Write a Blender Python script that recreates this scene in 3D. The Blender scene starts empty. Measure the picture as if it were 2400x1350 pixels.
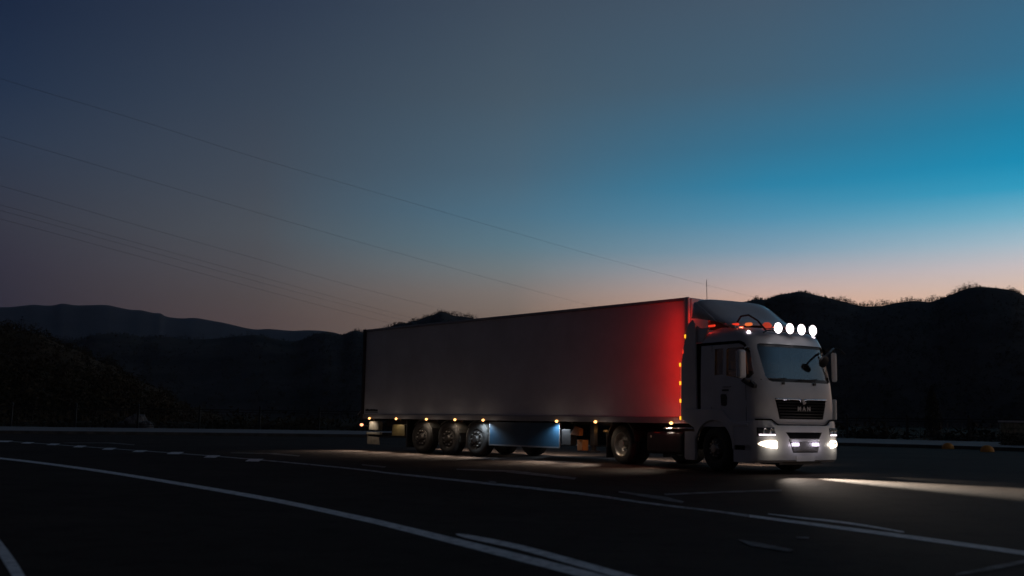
import bpy, bmesh, math, random
from mathutils import Vector, Matrix
from mathutils.noise import noise as pnoise
PI = math.pi
random.seed(7)
sc = bpy.context.scene
COL = sc.collection

# ------------------------------------------------------------------ camera
CF, CH, CP, CR = 2327.5, 1.0814, 0.1314, 0.0139      # focal in 2400-px units, height, pitch, roll
cp, sp = math.cos(CP), math.sin(CP)
cF = Vector((0, cp, sp)); cU = Vector((0, -sp, cp)); cR_ = Vector((1, 0, 0))
cR2 = cR_*math.cos(CR) + cU*math.sin(CR)
cU2 = -cR_*math.sin(CR) + cU*math.cos(CR)
cam = bpy.data.cameras.new('camera')
cam.sensor_width = 36; cam.lens = 36*CF/2400
cam.clip_start = 0.1; cam.clip_end = 30000
camo = bpy.data.objects.new('camera', cam); COL.objects.link(camo)
m = Matrix((cR2, cU2, -cF)).transposed().to_4x4()
m.translation = Vector((0, 0, CH)); camo.matrix_world = m
sc.camera = camo
cam.dof.use_dof = True; cam.dof.focus_distance = 48.0; cam.dof.aperture_fstop = 1.4

def ray(x, y):
    return (cF*CF + cR2*(x-1200) - cU2*(y-675)).normalized()
def gnd(x, y, z=0.0):
    d = ray(x, y); t = (z-CH)/d.z
    return Vector((d.x*t, d.y*t, z))
def at(x, y, D):
    """world point seen at pixel x,y whose ground distance is D"""
    d = ray(x, y); t = D/math.hypot(d.x, d.y)
    return Vector((d.x*t, d.y*t, CH + d.z*t))

# ------------------------------------------------------------------ exposure
sc.view_settings.view_transform = 'Standard'; sc.view_settings.look = 'None'
sc.view_settings.exposure = 0; sc.view_settings.gamma = 1

# ------------------------------------------------------------------ world: dusk sky
def lin(c):
    o = []
    for v in c[:3]:
        v = v/255.0
        o.append(v/12.92 if v <= 0.04045 else ((v+0.055)/1.055)**2.4)
    return (o[0], o[1], o[2], 1)
w = bpy.data.worlds.new('World'); sc.world = w; w.use_nodes = True
nt = w.node_tree; N = nt.nodes; L = nt.links
for n in list(N): N.remove(n)
def nd(t, **k):
    n = N.new(t)
    for a, b in k.items(): setattr(n, a, b)
    return n
def mth(op, a, b=None, clamp=False):
    n = nd('ShaderNodeMath', operation=op); n.use_clamp = clamp
    for i, v in enumerate((a, b)):
        if v is None: continue
        if isinstance(v, (int, float)): n.inputs[i].default_value = v
        else: L.new(v, n.inputs[i])
    return n.outputs[0]
tc = nd('ShaderNodeTexCoord'); sx = nd('ShaderNodeSeparateXYZ'); L.new(tc.outputs['Generated'], sx.inputs[0])
el = mth('MULTIPLY', mth('ARCSINE', sx.outputs[2]), 180/PI)
az = mth('MULTIPLY', mth('ARCTAN2', sx.outputs[0], sx.outputs[1]), 180/PI)
elf = mth('DIVIDE', el, 60.0, True)
def ramp(stops):
    r = nd('ShaderNodeValToRGB'); r.color_ramp.interpolation = 'LINEAR'
    e = r.color_ramp.elements
    stops = sorted(stops)
    while len(e) < len(stops): e.new(0.5)
    for i, (p, c) in enumerate(stops):
        e[i].position = p/60.0; e[i].color = lin(c)
    L.new(elf, r.inputs[0]); return r.outputs[0]
BACK_HI = (48, 54, 68)
cols = [
 (-28.0, [(0,(46,40,48)),(5.8,(50,46,58)),(7.6,(53,50,63)),(9.9,(56,57,69)),(12.0,(51,58,74)),(14.2,(45,57,77)),(16.8,(36,50,73)),(20.7,(28,41,65)),(27,(20,31,54)),(34,(18,25,40)),(60,(17,20,29))]),
 (-14.5, [(0,(86,70,66)),(5.3,(90,76,74)),(6.5,(88,79,78)),(8.0,(86,83,86)),(10.2,(80,85,92)),(13.0,(70,79,91)),(17.5,(58,70,86)),(22.8,(46,58,78)),(28,(34,43,60)),(36,(25,31,43)),(60,(18,21,30))]),
 (0.0,   [(0,(130,108,96)),(5.8,(134,116,104)),(7.2,(134,124,118)),(8.6,(120,130,134)),(10.0,(98,127,141)),(11.8,(82,118,139)),(14.2,(76,104,123)),(18.5,(72,90,105)),(23.7,(64,78,94)),(29,(42,53,69)),(38,(26,33,44)),(60,(18,21,30))]),
 (14.6,  [(0,(232,168,134)),(6.4,(230,182,156)),(7.4,(212,184,176)),(8.4,(180,178,186)),(9.6,(134,166,187)),(11.4,(86,151,183)),(13.2,(48,135,172)),(15.3,(54,118,150)),(19,(68,100,122)),(23.2,(70,91,110)),(29,(46,60,77)),(38,(28,35,47)),(60,(18,21,30))]),
 (28.0,  [(0,(246,190,150)),(6.9,(238,205,184)),(8.2,(216,205,206)),(9.4,(176,200,214)),(10.8,(118,184,210)),(12.2,(52,162,200)),(13.6,(28,145,186)),(15.6,(34,130,168)),(18.5,(54,112,144)),(22,(60,102,130)),(28,(48,68,88)),(38,(30,38,50)),(60,(18,21,30))]),
 (64.0,  [(0,(225,180,150)),(8.2,(205,180,165)),(13,(140,150,160)),(20,(110,140,165)),(28,(92,126,156)),(38,(40,50,64)),(60,(19,23,32))]),
]
def mixc(f, a, b):
    n = nd('ShaderNodeMix', data_type='RGBA'); L.new(f, n.inputs[0]); L.new(a, n.inputs[6]); L.new(b, n.inputs[7]); return n.outputs[2]
cur = ramp(cols[0][1])
for (a0, _), (a1, s1) in zip(cols[:-1], cols[1:]):
    f = mth('DIVIDE', mth('SUBTRACT', az, a0), a1-a0, True)
    cur = mixc(f, cur, ramp(s1))
back = ramp([(0,(38,33,36)),(10,(38,36,41)),(30,(32,34,42)),(60,(18,21,30))])
fr = mth('DIVIDE', mth('SUBTRACT', az, 105.0), 50.0, True)
fl = mth('DIVIDE', mth('SUBTRACT', -28.0, az), 50.0, True)
cur = mixc(mth('MAXIMUM', fr, fl), cur, back)
bg = nd('ShaderNodeBackground'); L.new(cur, bg.inputs[0]); 
bg.inputs[1].default_value = 1.0
ow = nd('ShaderNodeOutputWorld'); L.new(bg.outputs[0], ow.inputs[0])

# ------------------------------------------------------------------ materials
MATS = {}
def mat(name, col, rough=0.6, metal=0.0, emit=None, es=0.0, var=0.0, vscale=3.0, bump=0.0, bscale=40.0, spec=0.5, coat=0.0, col2=None):
    if name in MATS: return MATS[name]
    m = bpy.data.materials.new(name); m.use_nodes = True
    t = m.node_tree; b = t.nodes['Principled BSDF']
    b.inputs['Base Color'].default_value = (*col, 1); b.inputs['Roughness'].default_value = rough
    b.inputs['Metallic'].default_value = metal; b.inputs['Specular IOR Level'].default_value = spec
    b.inputs['Coat Weight'].default_value = coat
    if emit:
        b.inputs['Emission Color'].default_value = (*emit, 1); b.inputs['Emission Strength'].default_value = es
    if var > 0 or col2:
        tcn = t.nodes.new('ShaderNodeTexCoord'); nz = t.nodes.new('ShaderNodeTexNoise')
        nz.inputs['Scale'].default_value = vscale; nz.inputs['Detail'].default_value = 8; nz.inputs['Roughness'].default_value = 0.65
        t.links.new(tcn.outputs['Object'], nz.inputs['Vector'])
        rp = t.nodes.new('ShaderNodeValToRGB')
        c2 = col2 or tuple(c*(1-var) for c in col)
        rp.color_ramp.elements[0].position = 0.35; rp.color_ramp.elements[0].color = (*c2, 1)
        rp.color_ramp.elements[1].position = 0.65; rp.color_ramp.elements[1].color = (*col, 1)
        t.links.new(nz.outputs['Fac'], rp.inputs[0]); t.links.new(rp.outputs[0], b.inputs['Base Color'])
        mr = t.nodes.new('ShaderNodeMapRange'); mr.inputs['To Min'].default_value = min(1, rough*1.15); mr.inputs['To Max'].default_value = rough*0.85
        t.links.new(nz.outputs['Fac'], mr.inputs['Value']); t.links.new(mr.outputs[0], b.inputs['Roughness'])
    if bump > 0:
        tcn = t.nodes.new('ShaderNodeTexCoord'); nz = t.nodes.new('ShaderNodeTexNoise')
        nz.inputs['Scale'].default_value = bscale; nz.inputs['Detail'].default_value = 4
        t.links.new(tcn.outputs['Object'], nz.inputs['Vector'])
        bp = t.nodes.new('ShaderNodeBump'); bp.inputs['Strength'].default_value = bump; bp.inputs['Distance'].default_value = 0.02
        t.links.new(nz.outputs['Fac'], bp.inputs['Height']); t.links.new(bp.outputs[0], b.inputs['Normal'])
    MATS[name] = m; return m
M_white  = mat('truck_paint_white', (.62,.62,.63), .32, var=.12, vscale=1.5, coat=.3)
M_panel  = mat('trailer_panel_white', (.58,.61,.64), .42, var=.16, vscale=.9)
M_rail   = mat('anodised_rail', (.30,.30,.31), .4, .6)
M_black  = mat('black_plastic', (.012,.012,.013), .5)
M_seam   = mat('dark_seam', (.004,.004,.004), .9, spec=.1)
M_frame  = mat('chassis_dark', (.02,.018,.018), .6, var=.4)
M_rubber = mat('tyre_rubber', (.035,.034,.032), .8, var=.4, vscale=9, bump=.3, bscale=60)
M_steel  = mat('rim_steel', (.38,.36,.33), .35, .8, var=.3, vscale=6)
M_rimd   = mat('rim_dark', (.06,.055,.05), .5, .3, var=.4, vscale=8)
M_nut    = mat('wheel_nut_steel', (.7,.68,.64), .28, .9)
M_chrome = mat('chrome', (.75,.75,.76), .12, 1.0)
M_skirt  = mat('blue_skirt_panel', (.022,.07,.125), .45, var=.25, vscale=3)
M_flap   = mat('grey_guard_panel', (.26,.25,.21), .5, var=.4, vscale=5)
M_olive  = mat('olive_box_paint', (.10,.08,.03), .6, var=.4, vscale=6)
M_redp   = mat('red_chassis_paint', (.42,.07,.03), .5, var=.4, vscale=5)
M_guard  = mat('mudguard_grey', (.11,.11,.10), .5, var=.3, vscale=5)
M_orng   = mat('orange_box_paint', (.30,.11,.025), .5, var=.4, vscale=5)
M_seat   = mat('seat_fabric_tan', (.42,.20,.09), .8, var=.4, vscale=12)
M_dash   = mat('dashboard_grey', (.03,.028,.027), .7, var=.3)
M_lwhite = mat('spot_lamp_glow', (.9,.9,.9), .3, emit=(1.0,.93,1.0), es=5.5)
M_lmark  = mat('roof_marker_glow', (.9,.9,.9), .3, emit=(1.0,.86,1.0), es=3.0)
M_lwarm  = mat('headlamp_glow', (.9,.9,.9), .3, emit=(1.0,.80,.58), es=4.5)
M_ldrl   = mat('running_lamp_glow', (.9,.9,.9), .3, emit=(1.0,.84,.92), es=2.2)
M_lviol  = mat('grille_lamp_glow', (.9,.9,.9), .3, emit=(.90,.74,1.0), es=3.0)
M_lamb   = mat('side_marker_glow', (.9,.5,.2), .3, emit=(1.0,.46,.14), es=4.0)
M_lyel   = mat('amber_strip_glow', (.9,.5,.1), .3, emit=(1.0,.42,.02), es=1.8)
M_lred   = mat('red_lamp_glow', (.6,.03,.02), .3, emit=(1.0,.05,.02), es=0.8)
M_lredd  = mat('red_lamp_dim', (.6,.03,.02), .3, emit=(1.0,.10,.05), es=0.35)
M_lorg   = mat('roof_beacon_glow', (.7,.2,.05), .3, emit=(1.0,.20,.05), es=0.75)
M_refl   = mat('lamp_reflector', (.6,.6,.58), .15, .9)
M_plate  = mat('plate_white', (.55,.55,.53), .5)
def glassmat(name, tint, tr=(.55,.6,.65), ior=1.5, rough=.03):
    m = bpy.data.materials.new(name); m.use_nodes = True; t = m.node_tree
    for n in list(t.nodes): t.nodes.remove(n)
    o = t.nodes.new('ShaderNodeOutputMaterial'); mx = t.nodes.new('ShaderNodeMixShader')
    g = t.nodes.new('ShaderNodeBsdfGlossy'); g.inputs['Roughness'].default_value = rough; g.inputs['Color'].default_value = (*tint, 1)
    tr_ = t.nodes.new('ShaderNodeBsdfTransparent'); tr_.inputs[0].default_value = (*tr, 1)
    fz = t.nodes.new('ShaderNodeFresnel'); fz.inputs[0].default_value = ior
    gm = t.nodes.new('ShaderNodeNewGeometry'); vm = t.nodes.new('ShaderNodeVectorMath'); vm.operation = 'DOT_PRODUCT'; ab = t.nodes.new('ShaderNodeMath'); ab.operation = 'ABSOLUTE'
    t.nodes.remove(fz); t.links.new(gm.outputs['Incoming'], vm.inputs[0]); t.links.new(gm.outputs['Normal'], vm.inputs[1]); t.links.new(vm.outputs['Value'], ab.inputs[0])
    f0 = ((ior-1)/(ior+1))**2; mr = t.nodes.new('ShaderNodeMath'); mr.operation = 'SUBTRACT'; mr.inputs[0].default_value = 1; t.links.new(ab.outputs[0], mr.inputs[1])
    pw = t.nodes.new('ShaderNodeMath'); pw.operation = 'POWER'; pw.inputs[1].default_value = 5; t.links.new(mr.outputs[0], pw.inputs[0])
    ma = t.nodes.new('ShaderNodeMath'); ma.operation = 'MULTIPLY_ADD'; ma.inputs[1].default_value = 1-f0; ma.inputs[2].default_value = f0; t.links.new(pw.outputs[0], ma.inputs[0])
    t.links.new(ma.outputs[0], mx.inputs[0]); t.links.new(tr_.outputs[0], mx.inputs[1]); t.links.new(g.outputs[0], mx.inputs[2])
    t.links.new(mx.outputs[0], o.inputs[0]); MATS[name] = m; return m
M_glass = glassmat('window_glass', (1,1,1), (.62,.62,.62), 2.15)
M_lens  = glassmat('lamp_lens', (1,1,1), (.85,.85,.85), 1.5)

# ------------------------------------------------------------------ mesh helpers
class MB:
    def __init__(s): s.v = []; s.f = []
    def add(s, vs, fs):
        b = len(s.v); s.v += [tuple(v) for v in vs]; s.f += [tuple(i+b for i in f) for f in fs]; return s
    def box(s, x0, x1, y0, y1, z0, z1):
        return s.add([(x0,y0,z0),(x1,y0,z0),(x1,y1,z0),(x0,y1,z0),(x0,y0,z1),(x1,y0,z1),(x1,y1,z1),(x0,y1,z1)],
                     [(0,3,2,1),(4,5,6,7),(0,1,5,4),(1,2,6,5),(2,3,7,6),(3,0,4,7)])
    def cbox(s, c, d, rot=None):
        vs = []
        for k in (-1,1):
            for (i,j) in ((-1,-1),(1,-1),(1,1),(-1,1)):
                p = Vector((i*d[0]/2, j*d[1]/2, k*d[2]/2))
                if rot is not None: p = rot @ p
                vs.append(Vector(c)+p)
        return s.add(vs, [(0,3,2,1),(4,5,6,7),(0,1,5,4),(1,2,6,5),(2,3,7,6),(3,0,4,7)])
    def prism(s, poly, a0, a1, axis='y'):
        """poly: 2D points; extruded along axis. axis y: (x,z); axis x: (y,z); axis z: (x,y)"""
        n = len(poly)
        def P(p, a):
            return {'y': (p[0],a,p[1]), 'x': (a,p[0],p[1]), 'z': (p[0],p[1],a)}[axis]
        vs = [P(p,a0) for p in poly] + [P(p,a1) for p in poly]
        fs = [tuple(range(n)), tuple(range(2*n-1, n-1, -1))] + [(i, i+n, (i+1)%n+n, (i+1)%n) for i in range(n)]
        return s.add(vs, fs)
    def lathe(s, prof, seg=32, axis='y', c=(0,0,0), close=True):
        """prof: (a, r) along axis"""
        n = len(prof); vs = []
        for k in range(seg):
            t = 2*PI*k/seg; ct, st = math.cos(t), math.sin(t)
            for a, r in prof:
                p = {'y': (r*ct, a, r*st), 'x': (a, r*ct, r*st), 'z': (r*ct, r*st, a)}[axis]
                vs.append((p[0]+c[0], p[1]+c[1], p[2]+c[2]))
        fs = []
        for k in range(seg):
            k2 = (k+1) % seg
            for i in range(n-1): fs.append((k*n+i, k*n+i+1, k2*n+i+1, k2*n+i))
        return s.add(vs, fs)
    def tube(s, pts, r, seg=8):
        pts = [Vector(p) for p in pts]; n = len(pts); vs = []; up = Vector((0,0,1))
        for i, p in enumerate(pts):
            d = (pts[min(i+1,n-1)] - pts[max(i-1,0)]).normalized()
            a = d.cross(up)
            if a.length < 1e-3: a = d.cross(Vector((1,0,0)))
            a.normalize(); b = d.cross(a)
            rr = r[i] if isinstance(r, (list, tuple)) else r
            for k in range(seg):
                t = 2*PI*k/seg; vs.append(p + a*math.cos(t)*rr + b*math.sin(t)*rr)
        fs = [(i*seg+k, i*seg+(k+1)%seg, (i+1)*seg+(k+1)%seg, (i+1)*seg+k) for i in range(n-1) for k in range(seg)]
        fs += [tuple(range(seg-1,-1,-1)), tuple((n-1)*seg+k for k in range(seg))]
        return s.add(vs, fs)
    def loft(s, rings, caps=True, closed=True):
        n = len(rings[0]); vs = [p for r in rings for p in r]; fs = []
        for i in range(len(rings)-1):
            for k in range(n if closed else n-1):
                fs.append((i*n+k, i*n+(k+1)%n, (i+1)*n+(k+1)%n, (i+1)*n+k))
        if caps: fs += [tuple(range(n-1,-1,-1)), tuple((len(rings)-1)*n+k for k in range(n))]
        return s.add(vs, fs)
    def mirror(s):
        return s.add([(x,-y,z) for x,y,z in s.v], [tuple(reversed(f)) for f in s.f])
    def build(s, name, m, parent=None, bevel=0, smooth=False, seg=2, fix=True):
        me = bpy.data.meshes.new(name); me.from_pydata(s.v, [], s.f); me.update()
        if fix:
            b = bmesh.new(); b.from_mesh(me); bmesh.ops.recalc_face_normals(b, faces=b.faces); b.to_mesh(me); b.free()
        me.materials.append(m)
        o = bpy.data.objects.new(name, me); COL.objects.link(o)
        if parent: o.parent = parent
        if smooth:
            me.shade_smooth()
            if smooth != 'all':
                md = o.modifiers.new('split', 'EDGE_SPLIT'); md.split_angle = math.radians(smooth if smooth is not True else 40)
        if bevel:
            md = o.modifiers.new('bevel', 'BEVEL'); md.width = bevel; md.segments = seg; md.limit_method = 'ANGLE'; md.angle_limit = math.radians(40)
        return o
def tag(o, label=None, cat=None, group=None, kind=None):
    if label: o['label'] = label
    if cat: o['category'] = cat
    if group: o['group'] = group
    if kind: o['kind'] = kind
    return o
def empty(name, loc, rz=0):
    o = bpy.data.objects.new(name, None); COL.objects.link(o); o.location = loc; o.rotation_euler = (0,0,rz); o.empty_display_size = .3
    return o
def lamp(name, kind, loc, energy, color, parent=None, size=.05, aim=None, spot=60, blend=.5, sx=None, sy=None):
    l = bpy.data.lights.new(name, kind); l.energy = energy; l.color = color
    if kind == 'AREA':
        l.shape = 'RECTANGLE'; l.size = sx; l.size_y = sy
    else: l.shadow_soft_size = size
    if kind == 'SPOT': l.spot_size = math.radians(spot); l.spot_blend = blend
    o = bpy.data.objects.new(name, l); COL.objects.link(o); o.location = loc
    if aim is not None: o.rotation_euler = Vector(aim).to_track_quat('-Z', 'Y').to_euler()
    if parent: o.parent = parent
    return o
def copy_tree(o, parent=None):
    c = o.copy(); COL.objects.link(c); c.parent = parent
    for ch in o.children: copy_tree(ch, c)
    return c
def baked(o, cutters, op='DIFFERENCE'):
    for c in cutters:
        c.parent = o.parent
        md = o.modifiers.new('cut', 'BOOLEAN'); md.operation = op; md.solver = 'EXACT'; md.object = c
    dg = bpy.context.evaluated_depsgraph_get(); dg.update()
    me = bpy.data.meshes.new_from_object(o.evaluated_get(dg))
    o.modifiers.clear(); o.data = me
    for c in cutters: bpy.data.objects.remove(c)
    return o

# ------------------------------------------------------------------ ground, road
M_asph = bpy.data.materials.new('asphalt'); M_asph.use_nodes = True
t = M_asph.node_tree; b = t.nodes['Principled BSDF']
tcn = t.nodes.new('ShaderNodeTexCoord')
def noisen(sc_, det=6, rg=.6):
    n = t.nodes.new('ShaderNodeTexNoise'); n.inputs['Scale'].default_value = sc_; n.inputs['Detail'].default_value = det; n.inputs['Roughness'].default_value = rg
    t.links.new(tcn.outputs['Object'], n.inputs['Vector']); return n.outputs['Fac']
def rampn(fac, p0, c0, p1, c1):
    r = t.nodes.new('ShaderNodeValToRGB'); r.color_ramp.elements[0].position = p0; r.color_ramp.elements[0].color = (*c0,1)
    r.color_ramp.elements[1].position = p1; r.color_ramp.elements[1].color = (*c1,1); t.links.new(fac, r.inputs[0]); return r.outputs[0]
def mul(a, b_):
    n = t.nodes.new('ShaderNodeMix'); n.data_type = 'RGBA'; n.blend_type = 'MULTIPLY'; n.inputs[0].default_value = 1
    t.links.new(a, n.inputs[6]); t.links.new(b_, n.inputs[7]); return n.outputs[2]
c1 = rampn(noisen(.35, 5), .3, (.042,.030,.026), .7, (.070,.052,.043))
c2 = rampn(noisen(45, 3), .3, (.55,.55,.55), .7, (1.25,1.25,1.25))
c3 = rampn(noisen(2.2, 8, .75), .42, (.75,.75,.75), .5, (1,1,1))
t.links.new(mul(mul(c1, c2), c3), b.inputs['Base Color'])
b.inputs['Roughness'].default_value = .82; b.inputs['Specular IOR Level'].default_value = .05
bp = t.nodes.new('ShaderNodeBump'); bp.inputs['Strength'].default_value = .9; bp.inputs['Distance'].default_value = .012
t.links.new(noisen(48, 5, .7), bp.inputs['Height']); t.links.new(bp.outputs[0], b.inputs['Normal'])

M_earth = mat('dry_grass_ground', (.040,.034,.022), .95, spec=.03, var=.6, vscale=.05, col2=(.022,.022,.012))
g = MB().add([(-9000,-3000,-.06),(9000,-3000,-.06),(9000,12000,-.06),(-9000,12000,-.06)], [(0,1,2,3)])
tag(g.build('ground', M_earth), kind='structure')

# kerb line (road edge) from left to right, then round toward the camera on the right
kerb = [(-120,40),(-60,46.5),(-40,48.6),(-26,51.2),(-19,53.0),(-11.6,54.2),(-3,54.6),(4.7,53.9),(11,52.2),(16.6,49.9),(20.3,46.8),(22.4,43.4),(25.5,37),(31,28),(40,18),(60,5)]
back_ = [(-120,54),(-60,61),(-40,65),(-30,67),(-20,68.4),(-10.4,69.4),(-2,69.8),(6.3,69.6),(15,68.6),(22.6,65.8),(27.2,61),(30.5,56.0),(35,46),(42,36),(53,26),(74,12)]
def crm(P, n=6):
    out = []
    for i in range(len(P)-1):
        p0 = Vector(P[max(i-1,0)]); p1 = Vector(P[i]); p2 = Vector(P[i+1]); p3 = Vector(P[min(i+2,len(P)-1)])
        for k in range(n):
            t_ = k/n
            out.append(.5*((2*p1)+(-p0+p2)*t_+(2*p0-5*p1+4*p2-p3)*t_*t_+(-p0+3*p1-3*p2+p3)*t_**3))
    out.append(Vector(P[-1])); return out
K = crm(kerb); Bk = crm(back_)
rd = MB(); n = len(K)
rd.add([(p.x,p.y,0) for p in K] + [(-120,-30,0),(90,-30,0)], [tuple(range(n)) + (n+1, n)])
tag(rd.build('road', M_asph), kind='structure')
M_pave = mat('pavement_concrete', (.27,.26,.27), .85, var=.3, vscale=1.2, bump=.3, bscale=20)
M_kerb = mat('kerb_stone', (.10,.095,.09), .9, var=.5, vscale=2)
pv = MB()
vs = [(p.x,p.y,.15) for p in K] + [(p.x,p.y,.15) for p in Bk] + [(p.x,p.y,-.05) for p in Bk]
fs = [(i,i+1,n+i+1,n+i) for i in range(n-1)] + [(n+i,n+i+1,2*n+i+1,2*n+i) for i in range(n-1)]
pv.add(vs, fs); tag(pv.build('pavement', M_pave), kind='structure')
kb = MB()
kv = []
for i, p in enumerate(K):
    d = (K[min(i+1,n-1)]-K[max(i-1,0)]).normalized(); nn = Vector((d.y,-d.x))   # toward the road
    for off, z in ((.02,-.02),(.02,.14),(0,.157),(-.14,.157),(-.14,-.02)):
        q = p + nn*off; kv.append((q.x,q.y,z))
kb.add(kv, [(i*5+k, i*5+k+1, (i+1)*5+k+1, (i+1)*5+k) for i in range(n-1) for k in range(4)])
tag(kb.build('kerb', M_kerb), kind='structure')

# ------------------------------------------------------------------ road markings (thin paint sheets on the asphalt)
M_paint = bpy.data.materials.new('road_paint'); M_paint.use_nodes = True
t = M_paint.node_tree; b = t.nodes['Principled BSDF']; tcn = t.nodes.new('ShaderNodeTexCoord')
t.links.new(rampn(noisen(9, 8, .8), .38, (.40,.40,.42), .54, (.86,.85,.86)), b.inputs['Base Color']); b.inputs['Roughness'].default_value = .8
M_paintw = bpy.data.materials.new('worn_road_paint'); M_paintw.use_nodes = True
t = M_paintw.node_tree; b = t.nodes['Principled BSDF']; tcn = t.nodes.new('ShaderNodeTexCoord')
t.links.new(rampn(noisen(5, 10, .85), .42, (.14,.14,.145), .60, (.62,.62,.64)), b.inputs['Base Color']); b.inputs['Roughness'].default_value = .85
M_paintf = bpy.data.materials.new('faded_road_paint'); M_paintf.use_nodes = True
t = M_paintf.node_tree; b = t.nodes['Principled BSDF']; tcn = t.nodes.new('ShaderNodeTexCoord')
t.links.new(rampn(noisen(3.5, 10, .85), .42, (.085,.078,.075), .66, (.36,.35,.37)), b.inputs['Base Color']); b.inputs['Roughness'].default_value = .85
for pm_ in (M_paint, M_paintw, M_paintf):      # paint follows the grain of the asphalt under it
    t = pm_.node_tree; b = t.nodes['Principled BSDF']; tcn = [n for n in t.nodes if n.type == 'TEX_COORD'][0]
    bp = t.nodes.new('ShaderNodeBump'); bp.inputs['Strength'].default_value = .8; bp.inputs['Distance'].default_value = .010
    t.links.new(noisen(48, 5, .7), bp.inputs['Height']); t.links.new(bp.outputs[0], b.inputs['Normal']); b.inputs['Specular IOR Level'].default_value = .2
def marking(pts, z=.004, m=M_paint, name='road_marking'):
    """pts: (x, y, thickness) along the line in photograph pixels -> a real strip on the ground"""
    P = [Vector(p) for p in pts]; S = crm([tuple(p) for p in pts], 5) if len(pts) > 2 else P
    vs = []
    for p in S:
        a = gnd(p[0], p[1]-p[2]/2, z); c = gnd(p[0], p[1]+p[2]/2, z); vs += [a, c]
    o = MB().add(vs, [(2*i,2*i+1,2*i+3,2*i+2) for i in range(len(S)-1)]).build(name, m); tag(o, kind='structure'); return o
def patch(poly, z=.004, m=M_paint, name='road_marking'):
    o = MB().add([gnd(x,y,z) for x,y in poly], [tuple(range(len(poly)))]).build(name, m); tag(o, kind='structure'); return o
marking([(-300,1046,2),(0,1074,4),(215,1101,5.5),(430,1135,7),(645,1172.5,9),(824,1210,11),(900,1227,12),(1069,1269,15),(1212,1305,17),(1369,1345,18),(1520,1384,20)])
marking([(1069,1252,2),(1100,1258,9),(1212,1281,12),(1330,1313,14),(1462,1350,15),(1600,1388,17)])
marking([(-60,1205,22),(0,1285,40),(40,1345,52),(70,1400,60)])
marking([(-100,1027,1),(60,1037,1.2),(256,1051,1.6),(497,1068.5,2),(700,1086,2.5),(860,1102,3),(900,1107.5,3.5)], m=M_paintw)
marking([(900,1107.5,3.5),(1144,1133,5),(1362,1157,5.5),(1525,1180,4.5),(1669,1197,4.5),(1756,1209,6)], m=M_paintw)
marking([(1756,1209,6),(1962,1236,7.5),(2150,1261,9),(2400,1296,10),(2600,1324,11)])
marking([(1800,1204,1.5),(1869,1212.5,3.5),(1990,1226,5),(2119,1247,3.5)], m=M_paint)
for x, y, wd, h in ((10,1034,34,3),(65,1037.5,26,3),(125,1041,26,3.4),(187,1046,26,4),(256,1051.5,28,4.5),(328,1057,30,4),(411,1061.5,34,5),(497,1069.5,32,5.5),(596,1078,36,6)):
    patch([(x-wd/2-4,y+h/2),(x+wd/2-8,y+h/2+.6),(x+wd/2+4,y-h/2+.4),(x-wd/2+8,y-h/2)], .008)
# worn lane arrows (stem with a long barbed head)
def arrow(p):
    patch(p, .008, M_paintf, 'lane_arrow')
arrow([(150,1037.4),(268,1037.2),(262,1038.8),(150,1038.4)]); arrow([(262,1037.0),(316,1041.6),(314,1043.6),(256,1039.2)])
arrow([(541,1060.6),(640,1061.8),(634,1063.6),(541,1061.8)]); arrow([(640,1061.4),(704,1067.6),(700,1070),(628,1064)])
arrow([(1070,1098.5),(1200,1102.5),(1194,1106),(1070,1101)]); arrow([(1200,1102),(1352,1119.5),(1346,1124),(1186,1107)])
arrow([(1450,1150.5),(1560,1164),(1604,1175.5),(1598,1179),(1540,1170),(1450,1154)]); arrow([(1556,1157),(1700,1151),(1832,1146.5),(1832,1151.5),(1700,1154.5),(1560,1161)])
arrow([(848,1088),(905,1093),(902,1096),(848,1090.5)]); arrow([(1144,1127),(1160,1128),(1168,1134),(1150,1133)])
arrow([(1728,1264),(1770,1270),(1860,1288),(1850,1293),(1760,1279)]); arrow([(1866,1257),(1896,1258.5),(1896,1262),(1866,1260.5)])
marking([(2240,1346,3),(2310,1334,9),(2360,1324,9),(2440,1308,8)], m=M_paintf)

# ------------------------------------------------------------------ hills and mountains
def ridge(name, prof, D0, D1, run, m, seedv=0, amp=.12, foot=-8, rough=.02, cells=14, sub=6):
    """prof: ridge skyline; D0..D1 ground distance from left to right; solid land that falls to both sides"""
    pts = crm(prof, sub) if len(prof) > 2 else [Vector(p) for p in prof]
    x0, x1 = pts[0][0], pts[-1][0]; rings = []; crest = []
    for p in pts:
        f = (p[0]-x0)/(x1-x0); D = D0+(D1-D0)*f
        c = at(p[0], p[1], D); crest.append(c.copy())
        dirv = Vector((c.x, c.y, 0)).normalized(); ring = []
        H = c.z-foot
        for k in range(-cells, cells//2+1):
            u = abs(k)/cells if k < 0 else k/(cells/2)
            drop = u**1.15
            pos = Vector((c.x,c.y,0)) + dirv*(run*(-u if k < 0 else u*1.4))
            zz = foot + H*(1-drop)
            if k != 0:
                nz = pnoise(Vector((pos.x/run*3+seedv, pos.y/run*3, 1.7)))*amp*H + pnoise(Vector((pos.x/run*11+seedv, pos.y/run*11, 4.7)))*amp*.35*H
                zz += nz*min(1, u*3)*(1-u) 
                if k < 0: zz = min(zz, foot + H*(1-.35*u))
            ring.append((pos.x,pos.y,zz))
        rings.append(ring)
    o = MB().loft(rings, caps=False, closed=False).build(name, m, smooth='all')
    tag(o, kind='structure'); return crest, rings
M_far  = mat('mountain_forest_far', (.030,.032,.040), .95, var=.5, vscale=.002)
M_mid  = mat('hill_forest', (.10,.09,.085), .95, spec=.05, var=.6, vscale=.008)
M_near = mat('hill_scrub', (.11,.080,.052), .95, spec=.05, var=.6, vscale=.03, col2=(.035,.028,.015))
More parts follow.
